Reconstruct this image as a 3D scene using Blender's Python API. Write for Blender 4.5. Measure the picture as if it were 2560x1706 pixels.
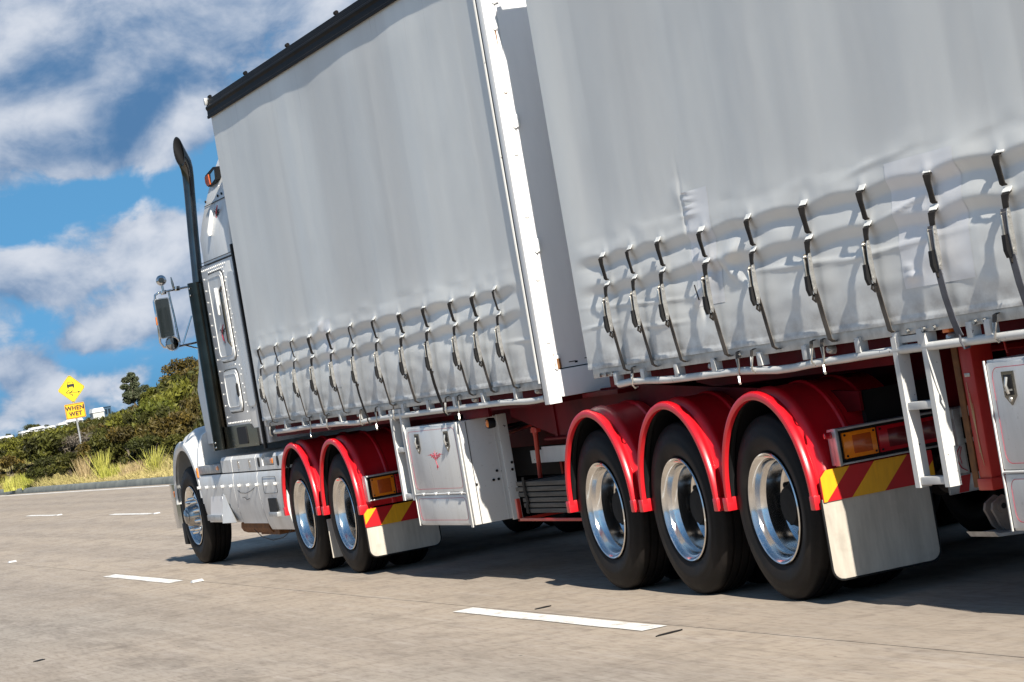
import bpy, bmesh, math, random
import numpy as np
from mathutils import Vector, Matrix, noise

# ------------------------------------------------------------------ clean
for o in list(bpy.data.objects):
    bpy.data.objects.remove(o, do_unlink=True)
SC = bpy.context.scene
COL = SC.collection
random.seed(7)
RNG = np.random.default_rng(11)

# ------------------------------------------------------------------ camera
CAM = np.array([-5.8891, -13.0737, 1.4978])
YAW, PITCH, ROLL, FPX = 0.3408, 0.0075, -0.1695, 6766.7
def cam_axes():
    f = np.array([math.sin(YAW)*math.cos(PITCH), math.cos(YAW)*math.cos(PITCH), math.sin(PITCH)])
    r = np.array([math.cos(YAW), -math.sin(YAW), 0.0]); u = np.cross(r, f)
    r2 = math.cos(ROLL)*r + math.sin(ROLL)*u
    u2 = -math.sin(ROLL)*r + math.cos(ROLL)*u
    return r2, u2, f
AX, AY, AF = cam_axes()
cd = bpy.data.cameras.new('camera')
cd.sensor_fit = 'HORIZONTAL'; cd.sensor_width = 36.0
cd.lens = FPX/2560*36.0
cd.clip_start = 0.1; cd.clip_end = 20000
cam = bpy.data.objects.new('camera', cd); COL.objects.link(cam)
cam.matrix_world = Matrix(((AX[0], AY[0], -AF[0], CAM[0]), (AX[1], AY[1], -AF[1], CAM[1]),
                           (AX[2], AY[2], -AF[2], CAM[2]), (0, 0, 0, 1)))
SC.camera = cam

# ------------------------------------------------------------------ sun + exposure
SUN_D = Vector((0.120, 1.0, -0.74)).normalized()
sl = bpy.data.lights.new('sun', 'SUN'); sl.energy = 5.0; sl.angle = math.radians(0.53)
sl.color = (1.0, 0.93, 0.82)
so = bpy.data.objects.new('sun', sl); COL.objects.link(so)
so.rotation_euler = SUN_D.to_track_quat('-Z', 'Y').to_euler()
so.location = (-5, -20, 30)
SUN_EL = math.asin(-SUN_D.z)
SUN_ROT = math.atan2(-SUN_D.x, -SUN_D.y)
SC.view_settings.view_transform = 'Standard'
SC.view_settings.look = 'None'
SC.view_settings.exposure = 0.76
SC.view_settings.gamma = 1.0
SC.view_settings.use_curve_mapping = False
SC.render.engine = 'CYCLES'
SC.cycles.use_denoising = True
SC.cycles.max_bounces = 6
SC.cycles.diffuse_bounces = 2
SC.cycles.glossy_bounces = 4
SC.cycles.sample_clamp_indirect = 6.0

# ------------------------------------------------------------------ node helpers
class NT:
    def __init__(s, tree): s.t = tree; s.n = tree.nodes; s.l = tree.links
    def new(s, typ, **kw):
        n = s.n.new(typ)
        for k, v in kw.items(): setattr(n, k, v)
        return n
    def put(s, sock, v):
        if isinstance(v, bpy.types.NodeSocket): s.l.new(v, sock)
        else:
            try: sock.default_value = v
            except Exception: sock.default_value = tuple(v) + (1.0,)
    def math(s, op, a, b=0.0, c=0.0, clamp=False):
        n = s.new('ShaderNodeMath', operation=op, use_clamp=clamp)
        s.put(n.inputs[0], a); s.put(n.inputs[1], b)
        if len(n.inputs) > 2: s.put(n.inputs[2], c)
        return n.outputs[0]
    def vmath(s, op, a, b=(0, 0, 0)):
        n = s.new('ShaderNodeVectorMath', operation=op)
        s.put(n.inputs[0], a)
        if op == 'SCALE': s.put(n.inputs['Scale'], b)
        else: s.put(n.inputs[1], b)
        return n.outputs['Value'] if op in ('DOT_PRODUCT', 'LENGTH') else n.outputs[0]
    def noise(s, vec, scale, detail=4.0, rough=0.55, dist=0.0):
        n = s.new('ShaderNodeTexNoise')
        if vec is not None: s.put(n.inputs['Vector'], vec)
        n.inputs['Scale'].default_value = scale; n.inputs['Detail'].default_value = detail
        n.inputs['Roughness'].default_value = rough; n.inputs['Distortion'].default_value = dist
        return n.outputs['Fac']
    def mapr(s, v, a, b, c=0.0, d=1.0, smooth=False):
        n = s.new('ShaderNodeMapRange'); n.clamp = True
        if smooth: n.interpolation_type = 'SMOOTHSTEP'
        s.put(n.inputs[0], v)
        for i, x in enumerate((a, b, c, d)): s.put(n.inputs[i+1], x)
        return n.outputs[0]
    def mix(s, f, a, b, typ='MIX'):
        n = s.new('ShaderNodeMix', data_type='RGBA', blend_type=typ)
        s.put(n.inputs[0], f)
        s.put(n.inputs[6], a if isinstance(a, bpy.types.NodeSocket) else tuple(a)[:3] + (1.0,))
        s.put(n.inputs[7], b if isinstance(b, bpy.types.NodeSocket) else tuple(b)[:3] + (1.0,))
        return n.outputs[2]
    def mapping(s, vec, scale=(1, 1, 1), loc=(0, 0, 0)):
        n = s.new('ShaderNodeMapping'); s.put(n.inputs[0], vec)
        n.inputs['Location'].default_value = loc; n.inputs['Scale'].default_value = scale
        return n.outputs[0]

# ------------------------------------------------------------------ world: sky + clouds
W = bpy.data.worlds.new('World'); SC.world = W; W.use_nodes = True
nt = NT(W.node_tree); nt.n.clear()
tc = nt.new('ShaderNodeTexCoord').outputs['Generated']
sep = nt.new('ShaderNodeSeparateXYZ'); nt.put(sep.inputs[0], tc)
zup = nt.math('MAXIMUM', sep.outputs[2], 0.0)
zz = nt.math('ADD', nt.math('MULTIPLY', zup, 0.75), 0.24)
cmb = nt.new('ShaderNodeCombineXYZ')
nt.put(cmb.inputs[0], sep.outputs[0]); nt.put(cmb.inputs[1], sep.outputs[1]); nt.put(cmb.inputs[2], zz)
sky = nt.new('ShaderNodeTexSky'); sky.sky_type = 'NISHITA'; sky.sun_disc = False
sky.sun_elevation = SUN_EL; sky.sun_rotation = SUN_ROT
sky.air_density = 1.0; sky.dust_density = 0.3; sky.ozone_density = 1.6; sky.altitude = 50
nt.put(sky.inputs[0], nt.vmath('NORMALIZE', cmb.outputs[0]))
skyc = nt.mix(1.0, sky.outputs[0], (0.84, 1.55, 1.78), 'MULTIPLY')
# angles in degrees round the photograph's heading: az (right +), el
az0 = math.atan2(0.188, 1.0)
az = nt.math('MULTIPLY', nt.math('SUBTRACT', nt.math('ARCTAN2', sep.outputs[0], sep.outputs[1]), az0), 57.2958)
el = nt.math('MULTIPLY', nt.math('ARCSINE', sep.outputs[2]), 57.2958)
pc = nt.new('ShaderNodeCombineXYZ'); nt.put(pc.inputs[0], az); nt.put(pc.inputs[1], nt.math('MULTIPLY', el, 1.4)); pc.inputs[2].default_value = 3.7
# far from the heading the flat map stretches: fall back on the direction itself there
p3 = nt.vmath('SCALE', tc, 57.0)
pm = nt.new('ShaderNodeMix', data_type='VECTOR')
nt.put(pm.inputs[0], nt.mapr(nt.math('ABSOLUTE', az), 40, 70)); nt.put(pm.inputs[4], pc.outputs[0]); nt.put(pm.inputs[5], p3)
P0 = pm.outputs[1]
n_big = nt.noise(P0, 0.32, 9.0, 0.55, 0.25)
n_sh = nt.noise(nt.vmath('ADD', P0, (-0.25, 0.85, 0.1)), 0.32, 6.0, 0.5, 0.25)
n_fine = nt.noise(P0, 1.15, 8.0, 0.58, 0.4)
def bump(ca, ce, sa, se, amp):
    a = nt.math('DIVIDE', nt.math('SUBTRACT', az, ca), sa); e = nt.math('DIVIDE', nt.math('SUBTRACT', el, ce), se)
    r2 = nt.math('ADD', nt.math('MULTIPLY', a, a), nt.math('MULTIPLY', e, e))
    return nt.math('MULTIPLY', nt.math('EXPONENT', nt.math('MULTIPLY', r2, -1.0)), amp)
def addall(vs):
    r = vs[0]
    for v in vs[1:]: r = nt.math('ADD', r, v)
    return r
CLOUDS = [(1.2, 8.7, 3.8, 1.3, 0.37), (2.0, 6.8, 1.8, 1.0, 0.36), (-0.3, 6.55, 1.4, 0.65, 0.32), (1.0, 5.75, 1.6, 0.4, 0.20), (0.4, 4.85, 2.0, 0.32, -0.30), (-1.0, 4.35, 0.9, 0.35, -0.22), (2.6, 4.6, 0.5, 0.3, -0.15),
          (2.0, 3.85, 0.9, 0.36, 0.34), (0.2, 3.3, 2.2, 0.34, 0.14), (1.5, 2.3, 1.2, 0.55, 0.26), (0.1, 1.95, 0.6, 0.34, 0.34), (-1.35, 1.5, 0.7, 0.42, 0.46), (-0.75, 2.5, 0.45, 0.25, -0.14), (-1.3, 0.6, 1.3, 0.35, 0.20), (0.4, 1.0, 1.2, 0.3, 0.14)]
cov = addall([n_big, nt.mapr(el, 14, 45, 0.0, -0.10), nt.mapr(el, 0.5, 5.0, -0.055, 0.0)] + [bump(*c) for c in CLOUDS] + [nt.math('MULTIPLY', nt.math('SUBTRACT', n_fine, 0.5), 0.34)])
dens = nt.mapr(cov, 0.42, 0.60, 0.0, 1.0, True)
lit = nt.math('ADD', nt.math('MULTIPLY', nt.math('SUBTRACT', n_big, n_sh), 3.4), 0.54)
lit = nt.math('ADD', lit, nt.math('MULTIPLY', nt.math('SUBTRACT', n_fine, 0.5), 0.95))
DARKS = [(2.1, 6.8, 1.7, 1.0, -0.50), (1.8, 8.2, 2.6, 0.8, -0.18), (-0.9, 7.6, 1.0, 0.4, -0.15), (0.1, 8.6, 0.9, 0.5, 0.18), (-0.3, 6.75, 1.1, 0.35, 0.30), (-0.4, 5.85, 1.6, 0.28, -0.16), (2.0, 4.02, 0.8, 0.25, 0.34), (0.1, 2.05, 0.55, 0.28, 0.36), (-1.35, 1.62, 0.6, 0.3, 0.42), (-1.3, 0.65, 1.4, 0.32, -0.36), (1.4, 2.4, 1.1, 0.45, 0.26)]
lit = nt.mapr(addall([lit] + [bump(*c) for c in DARKS]), -0.42, 1.28, 0.0, 1.0, True)
ccol = nt.mix(lit, (1.4, 3.3, 6.4), (10.6, 11.3, 12.6))
# the low haze bank by the horizon is a deeper blue
skyc = nt.mix(nt.mapr(el, 0.0, 1.6, 0.6, 0.0), skyc, (0.9, 2.6, 4.8))
fin = nt.mix(dens, skyc, ccol)
bg = nt.new('ShaderNodeBackground'); nt.put(bg.inputs[0], fin); bg.inputs[1].default_value = 0.038
wo = nt.new('ShaderNodeOutputWorld'); nt.l.new(bg.outputs[0], wo.inputs[0])

# ------------------------------------------------------------------ materials
MATS = {}
def mat(name, col=(0.5, 0.5, 0.5), rough=0.5, metal=0.0, var=0.0, vscale=6.0, stretch=(1, 1, 1), col2=None, bump_=0.0, bscale=40.0, coat=0.0, emit=None, spec=0.5, fn=None, rvar=0.0):
    if name in MATS: return MATS[name]
    m = bpy.data.materials.new(name); m.use_nodes = True
    t = NT(m.node_tree); t.n.clear()
    b = t.new('ShaderNodeBsdfPrincipled'); o = t.new('ShaderNodeOutputMaterial'); t.l.new(b.outputs[0], o.inputs[0])
    tcn = t.new('ShaderNodeTexCoord').outputs['Object']
    b.inputs['Roughness'].default_value = rough; b.inputs['Metallic'].default_value = metal
    b.inputs['Specular IOR Level'].default_value = spec
    b.inputs['Coat Weight'].default_value = coat; b.inputs['Coat Roughness'].default_value = 0.08
    c = tuple(col) + (1.0,)
    if col2 is not None or var > 0:
        n = t.noise(t.mapping(tcn, stretch), vscale, 6.0, 0.6)
        c2 = col2 if col2 is not None else tuple(x*(1-var) for x in col)
        cs = t.mix(t.mapr(n, 0.35, 0.68), tuple(col), tuple(c2))
        t.put(b.inputs['Base Color'], cs)
        if rvar: t.put(b.inputs['Roughness'], t.mapr(n, 0.3, 0.7, max(0.02, rough-rvar), min(1, rough+rvar)))
    else: b.inputs['Base Color'].default_value = c
    if bump_ > 0:
        bn = t.new('ShaderNodeBump'); bn.inputs['Strength'].default_value = bump_; bn.inputs['Distance'].default_value = 0.01
        t.put(bn.inputs['Height'], t.noise(t.mapping(tcn, stretch), bscale, 5.0, 0.6)); t.l.new(bn.outputs[0], b.inputs['Normal'])
    if emit:
        b.inputs['Emission Color'].default_value = tuple(emit[0]) + (1.0,); b.inputs['Emission Strength'].default_value = emit[1]
    if fn: fn(t, b, tcn)
    MATS[name] = m; return m

def curtain_fn(t, b, tcn):
    v1 = t.noise(t.mapping(tcn, (1, 0.75, 0.09)), 1.2, 2.0, 0.5)
    v2 = t.noise(t.mapping(tcn, (1, 1.7, 0.13)), 1.0, 2.0, 0.5)
    blot = t.noise(tcn, 1.1, 3.0, 0.5)
    c = t.mix(t.mapr(v1, 0.35, 0.68), (0.80, 0.81, 0.785), (0.69, 0.70, 0.69))
    c = t.mix(t.math('MULTIPLY', t.mapr(v2, 0.45, 0.7), 0.30), c, (0.60, 0.61, 0.605))
    c = t.mix(t.math('MULTIPLY', t.mapr(blot, 0.52, 0.72), 0.4), c, (0.59, 0.60, 0.595))
    vo = t.new('ShaderNodeTexVoronoi'); vo.feature = 'SMOOTH_F1'; vo.inputs['Scale'].default_value = 1.0; vo.inputs['Smoothness'].default_value = 0.12
    t.put(vo.inputs['Vector'], t.mapping(tcn, (0.0, 1.9, 0.035)))
    vs_ = t.new('ShaderNodeSeparateColor'); t.l.new(vo.outputs['Color'], vs_.inputs[0])
    c = t.mix(t.math('MULTIPLY', vs_.outputs[0], 0.32), c, (0.50, 0.50, 0.495))
    s = t.new('ShaderNodeSeparateXYZ'); t.put(s.inputs[0], tcn)
    hem = t.mapr(s.outputs[2], 1.36, 1.66, 1.0, 0.0)
    grime = t.math('MULTIPLY', t.math('MULTIPLY', hem, hem), t.mapr(t.noise(t.mapping(tcn, (1, 3, 6)), 2.0, 6.0, 0.65), 0.35, 0.7))
    c = t.mix(t.math('MULTIPLY', grime, 0.85), c, (0.22, 0.19, 0.165))
    top = t.mapr(s.outputs[2], 3.55, 4.1, 0.0, 1.0)
    run = t.math('MULTIPLY', t.math('MULTIPLY', top, t.mapr(t.noise(t.mapping(tcn, (1, 14, 0.5)), 1.0, 4.0, 0.6), 0.60, 0.74)), 0.5)
    c = t.mix(run, c, (0.28, 0.27, 0.26))
    t.put(b.inputs['Base Color'], c)
    t.put(b.inputs['Roughness'], t.mapr(v1, 0.3, 0.7, 0.34, 0.5))
mat('curtain', fn=curtain_fn)
mat('curtain_patch', (0.80, 0.80, 0.81), 0.36, var=0.10, vscale=2.0)

def concrete_fn(t, b, tcn, sheet=False):
    ge = t.new('ShaderNodeNewGeometry').outputs['Position']
    big = t.noise(t.mapping(ge, (1, 0.35, 1)), 0.45, 6.0, 0.6)
    med = t.noise(t.mapping(ge, (2.5, 0.55, 1)), 1.6, 8.0, 0.7)
    fine = t.noise(t.mapping(ge, (1.0, 0.14, 1)), 38.0, 5.0, 0.65)
    tine = t.noise(t.mapping(ge, (0.25, 5.5, 1)), 1.0, 4.0, 0.7)
    s = t.new('ShaderNodeSeparateXYZ'); t.put(s.inputs[0], ge)
    # left lane is a greyer, coarser mix than the truck's lane
    lane = t.mapr(t.math('ADD', s.outputs[0], t.math('MULTIPLY', t.math('SUBTRACT', big, 0.5), 2.4)), -2.3, -0.5, 0.0, 1.0, True)
    c = t.mix(lane, (0.315, 0.282, 0.245), (0.405, 0.335, 0.262))
    c = t.mix(t.mapr(big, 0.36, 0.66), c, (0.365, 0.31, 0.255))
    # wheel paths polished darker, oil drip line between them
    ph = t.math('MULTIPLY', t.math('ADD', s.outputs[0], t.math('ADD', t.math('MULTIPLY', t.math('SUBTRACT', big, 0.5), 0.5), -1.25)), 6.2832/3.73)
    wp_ = t.mapr(t.math('COSINE', t.math('MULTIPLY', ph, 2.0)), -1.0, -0.2, 1.0, 0.0, True)
    c = t.mix(t.math('MULTIPLY', wp_, 0.28), c, (0.215, 0.18, 0.15))
    oil = t.math('MULTIPLY', t.mapr(t.math('COSINE', ph), 0.90, 1.0, 0.0, 1.0, True), t.mapr(t.noise(t.mapping(ge, (3.0, 0.9, 1)), 2.0, 6.0, 0.7), 0.40, 0.70))
    c = t.mix(t.math('MULTIPLY', oil, 0.55), c, (0.10, 0.085, 0.075))
    c = t.mix(t.math('MULTIPLY', t.mapr(med, 0.48, 0.70), 0.55), c, (0.155, 0.13, 0.108))
    c = t.mix(t.math('MULTIPLY', t.mapr(tine, 0.48, 0.72), 0.42), c, (0.165, 0.135, 0.108))
    strk = t.noise(t.mapping(ge, (14.0, 0.8, 1)), 1.0, 5.0, 0.65)
    c = t.mix(t.math('MULTIPLY', t.mapr(strk, 0.50, 0.72), 0.5), c, (0.44, 0.39, 0.345))
    c = t.mix(t.math('MULTIPLY', t.mapr(fine, 0.5, 0.70), 0.45), c, (0.125, 0.092, 0.082))
    c = t.mix(t.math('MULTIPLY', t.mapr(fine, 0.48, 0.30), 0.35), c, (0.37, 0.33, 0.29))
    spk = t.new('ShaderNodeTexVoronoi'); spk.feature = 'F1'; spk.inputs['Scale'].default_value = 2.6; spk.inputs['Randomness'].default_value = 1.0
    t.put(spk.inputs['Vector'], t.mapping(ge, (1.6, 0.7, 1)))
    c = t.mix(t.math('MULTIPLY', t.mapr(t.math('ADD', spk.outputs['Distance'], t.math('MULTIPLY', fine, 0.06)), 0.075, 0.055), 0.7), c, (0.045, 0.04, 0.036))
    r = t.new('ShaderNodeObjectInfo').outputs['Random']
    c = t.mix(t.math('MULTIPLY', r, 0.16), c, (0.18, 0.16, 0.14))
    t.put(b.inputs['Base Color'], c); b.inputs['Roughness'].default_value = 0.85
    b.inputs['Specular IOR Level'].default_value = 0.25
    bn = t.new('ShaderNodeBump'); bn.inputs['Strength'].default_value = 0.35; bn.inputs['Distance'].default_value = 0.006
    t.put(bn.inputs['Height'], t.math('ADD', fine, t.math('MULTIPLY', med, 0.6))); t.l.new(bn.outputs[0], b.inputs['Normal'])
mat('concrete', fn=concrete_fn)

def paint_fn(t, b, tcn):
    ge = t.new('ShaderNodeNewGeometry').outputs['Position']
    n = t.noise(t.mapping(ge, (3, 1.2, 1)), 5.0, 8.0, 0.75)
    c = t.mix(t.mapr(n, 0.50, 0.66), (0.74, 0.73, 0.70), (0.40, 0.35, 0.30))
    t.put(b.inputs['Base Color'], c); b.inputs['Roughness'].default_value = 0.7
mat('road_paint', fn=paint_fn)

def leaf_fn(dark, light, tip):
    def fn(t, b, tcn):
        a = t.new('ShaderNodeAttribute'); a.attribute_name = 'tint'
        s = t.new('ShaderNodeSeparateColor'); t.l.new(a.outputs['Color'], s.inputs[0])
        c = t.mix(s.outputs[0], dark, light)
        c = t.mix(t.mapr(s.outputs[1], 0.72, 1.0), c, tip)
        r = t.new('ShaderNodeObjectInfo').outputs['Random']
        c = t.mix(t.math('MULTIPLY', r, 0.35), c, tip)
        t.put(b.inputs['Base Color'], c); b.inputs['Roughness'].default_value = 0.6
        b.inputs['Specular IOR Level'].default_value = 0.25
    return fn
mat('leaf_dark', fn=leaf_fn((0.006, 0.009, 0.003), (0.066, 0.074, 0.013), (0.12, 0.105, 0.018)))
mat('leaf_brown', fn=leaf_fn((0.010, 0.010, 0.004), (0.085, 0.072, 0.018), (0.17, 0.115, 0.02)))
mat('leaf_green', fn=leaf_fn((0.014, 0.020, 0.004), (0.115, 0.13, 0.017), (0.20, 0.18, 0.025)))
mat('leaf_grey', fn=leaf_fn((0.07, 0.06, 0.05), (0.16, 0.135, 0.115), (0.14, 0.12, 0.05)))
mat('leaf_euc', fn=leaf_fn((0.020, 0.032, 0.018), (0.070, 0.090, 0.045), (0.10, 0.10, 0.05)))
mat('grass', fn=leaf_fn((0.17, 0.20, 0.025), (0.46, 0.38, 0.13), (0.60, 0.46, 0.24)))
mat('reed', fn=leaf_fn((0.16, 0.19, 0.02), (0.42, 0.42, 0.06), (0.55, 0.50, 0.15)))
mat('straw', fn=leaf_fn((0.25, 0.18, 0.08), (0.48, 0.37, 0.20), (0.55, 0.43, 0.25)))
mat('bark', (0.11, 0.085, 0.065), 0.9, col2=(0.2, 0.17, 0.14), vscale=9, bump_=0.6)
mat('soil', (0.055, 0.044, 0.026), 0.95, col2=(0.03, 0.028, 0.014), vscale=1.2, bump_=0.5, bscale=9)
mat('far_ground', (0.055, 0.062, 0.028), 0.95, col2=(0.085, 0.075, 0.035), vscale=0.05)
mat('kerb', (0.22, 0.235, 0.215), 0.85, col2=(0.13, 0.145, 0.14), vscale=2.2, bump_=0.5, bscale=25)
def grimy(base, dirt, amt, rough):
    def fn(t, b, tcn):
        g = t.noise(t.mapping(tcn, (1.5, 1.5, 0.35)), 2.6, 6.0, 0.65); f = t.noise(tcn, 34.0, 4.0, 0.7); w = t.noise(tcn, 1.3, 3.0, 0.5)
        c = t.mix(t.math('MULTIPLY', t.mapr(g, 0.46, 0.74), amt), base, dirt)
        c = t.mix(t.math('MULTIPLY', t.mapr(f, 0.60, 0.70), amt*0.7), c, tuple(x*0.55 for x in dirt))
        s = t.new('ShaderNodeSeparateXYZ'); t.put(s.inputs[0], tcn)
        lowz = t.math('MULTIPLY', t.mapr(s.outputs[2], 1.15, 0.30, 0.0, 1.0), t.mapr(w, 0.35, 0.65))
        c = t.mix(t.math('MULTIPLY', lowz, amt*0.9), c, dirt)
        t.put(b.inputs['Base Color'], c); t.put(b.inputs['Roughness'], t.mapr(g, 0.3, 0.75, rough, rough+0.25))
        b.inputs['Coat Weight'].default_value = 0.15
    return fn
mat('white_paint', fn=grimy((0.68, 0.685, 0.68), (0.38, 0.35, 0.31), 0.45, 0.26))
def chipped_fn(t, b, tcn):
    n = t.noise(tcn, 26.0, 5.0, 0.7); g = t.noise(t.mapping(tcn, (1, 1, 0.4)), 3.5, 5.0, 0.6)
    c = t.mix(t.mapr(g, 0.4, 0.75), (0.64, 0.64, 0.62), (0.48, 0.475, 0.46))
    c = t.mix(t.mapr(n, 0.665, 0.685), c, (0.035, 0.028, 0.024))
    t.put(b.inputs['Base Color'], c); b.inputs['Roughness'].default_value = 0.42
mat('chipped_white', fn=chipped_fn)
def rustwhite_fn(t, b, tcn):
    n = t.noise(t.mapping(tcn, (6, 6, 1.2)), 2.5, 6.0, 0.7)
    c = t.mix(t.mapr(n, 0.70, 0.76), (0.82, 0.82, 0.81), (0.36, 0.15, 0.04))
    t.put(b.inputs['Base Color'], c); b.inputs['Roughness'].default_value = 0.45
mat('post_white', fn=rustwhite_fn)
mat('door_white', (0.84, 0.83, 0.83), 0.42, var=0.12, vscale=1.5, stretch=(2, 1, 0.3))
mat('galv', (0.46, 0.47, 0.47), 0.45, 0.55, col2=(0.30, 0.30, 0.30), vscale=20)
mat('alu', (0.56, 0.57, 0.57), 0.38, 0.6, var=0.35, vscale=12)
mat('steel', (0.62, 0.60, 0.56), 0.30, 0.85, var=0.35, vscale=40)
mat('chrome', (0.72, 0.72, 0.72), 0.07, 1.0, var=0.08, vscale=5)
mat('stack_chrome', (0.15, 0.155, 0.155), 0.10, 1.0, col2=(0.10, 0.095, 0.085), vscale=3.0)
mat('shield_chrome', (0.085, 0.078, 0.062), 0.13, 1.0, col2=(0.05, 0.045, 0.035), vscale=4.0)
mat('hub_chrome', (0.36, 0.36, 0.36), 0.14, 1.0, col2=(0.22, 0.21, 0.20), vscale=9)
mat('stainless', (0.30, 0.28, 0.25), 0.14, 1.0, var=0.15, vscale=8)
mat('polished_alu', (0.80, 0.80, 0.80), 0.16, 1.0, col2=(0.62, 0.61, 0.59), vscale=7, rvar=0.07)
mat('red_plastic', fn=grimy((0.62, 0.006, 0.015), (0.30, 0.04, 0.035), 0.26, 0.24))
mat('red_frame', (0.13, 0.003, 0.007), 0.6, col2=(0.055, 0.003, 0.005), vscale=2.5, spec=0.10)
mat('red_leg', (0.42, 0.012, 0.014), 0.42, col2=(0.50, 0.045, 0.02), vscale=2.0)
mat('pinstripe', (0.45, 0.02, 0.05), 0.5)
mat('black_print', (0.02, 0.02, 0.022), 0.5)
mat('pale_print', (0.62, 0.42, 0.22), 0.5)
mat('black_rail', (0.008, 0.008, 0.009), 0.45, col2=(0.016, 0.014, 0.013), vscale=4.0, stretch=(1, .3, 1), spec=0.03)
mat('rubber_black', (0.009, 0.009, 0.010), 0.6, spec=0.25)
mat('dark_steel', (0.010, 0.0095, 0.0095), 0.7, var=0.3, vscale=6, spec=0.2)
def tyre_fn(t, b, tcn):
    n = t.noise(tcn, 5.0, 6.0, 0.6); f = t.noise(tcn, 60.0, 3.0, 0.6)
    c = t.mix(t.mapr(n, 0.42, 0.72), (0.008, 0.0075, 0.0075), (0.021, 0.0175, 0.0155))
    t.put(b.inputs['Base Color'], c); t.put(b.inputs['Roughness'], t.mapr(n, 0.3, 0.7, 0.5, 0.7)); b.inputs['Specular IOR Level'].default_value = 0.16
    bn = t.new('ShaderNodeBump'); bn.inputs['Strength'].default_value = 0.15; bn.inputs['Distance'].default_value = 0.004
    t.put(bn.inputs['Height'], f); t.l.new(bn.outputs[0], b.inputs['Normal'])
mat('tyre', fn=tyre_fn)
mat('webbing', (0.012, 0.011, 0.011), 0.8, col2=(0.030, 0.026, 0.023), vscale=14, spec=0.2)
mat('webbing_dusty', (0.13, 0.115, 0.10), 0.9, col2=(0.06, 0.053, 0.047), vscale=12, spec=0.2)
mat('webbing_blue', (0.085, 0.09, 0.11), 0.8, col2=(0.06, 0.06, 0.07), vscale=16)
def flap_fn(t, b, tcn):
    n = t.noise(t.mapping(tcn, (7, 1, 1.0)), 2.0, 6.0, 0.65); g = t.noise(tcn, 5.0, 6.0, 0.6)
    c = t.mix(t.mapr(n, 0.35, 0.7), (0.54, 0.50, 0.43), (0.38, 0.345, 0.295))
    c = t.mix(t.math('MULTIPLY', t.mapr(g, 0.55, 0.75), 0.5), c, (0.24, 0.20, 0.165))
    t.put(b.inputs['Base Color'], c); b.inputs['Roughness'].default_value = 0.6
mat('flap', fn=flap_fn)
mat('sign_yellow', (0.85, 0.62, 0.02), 0.4, var=0.05)
mat('sign_amber', (0.82, 0.44, 0.015), 0.4, var=0.05)
mat('stripe_yellow', (0.80, 0.40, 0.012), 0.4, col2=(0.68, 0.33, 0.012), vscale=9, stretch=(8, 1, 1))
mat('stripe_red', (0.50, 0.01, 0.015), 0.38, var=0.2)
mat('lens_amber', (0.90, 0.24, 0.012), 0.18, var=0.15, vscale=30, coat=0.5)
mat('lens_amber_dark', (0.48, 0.085, 0.012), 0.2, var=0.2, vscale=60, coat=0.5)
mat('lens_red', (0.42, 0.006, 0.014), 0.18, var=0.2, vscale=30, coat=0.5)
mat('lens_red_dark', (0.13, 0.004, 0.008), 0.2, var=0.2, vscale=60, coat=0.5)
mat('lens_clear', (0.55, 0.56, 0.56), 0.12, 0.4)
mat('plank', (0.13, 0.12, 0.105), 0.9, col2=(0.065, 0.06, 0.052), vscale=3.0, stretch=(10, 0.7, 10), bump_=0.4)
mat('rust', (0.22, 0.095, 0.03), 0.85, col2=(0.12, 0.05, 0.02), vscale=15)
mat('glass_dark', (0.012, 0.016, 0.018), 0.06, spec=0.8)
mat('mirror_glass', (0.25, 0.27, 0.28), 0.03, 1.0)
mat('foot_steel', (0.20, 0.165, 0.14), 0.7, col2=(0.13, 0.10, 0.085), vscale=12, bump_=0.3)
mat('orange_box', (0.72, 0.16, 0.02), 0.4)
mat('roof_white', (0.62, 0.63, 0.64), 0.5)
mat('house_wall', (0.46, 0.46, 0.45), 0.7, var=0.1)
mat('blue_glass', (0.05, 0.09, 0.14), 0.15)
mat('door_green', (0.16, 0.28, 0.26), 0.5)

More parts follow.
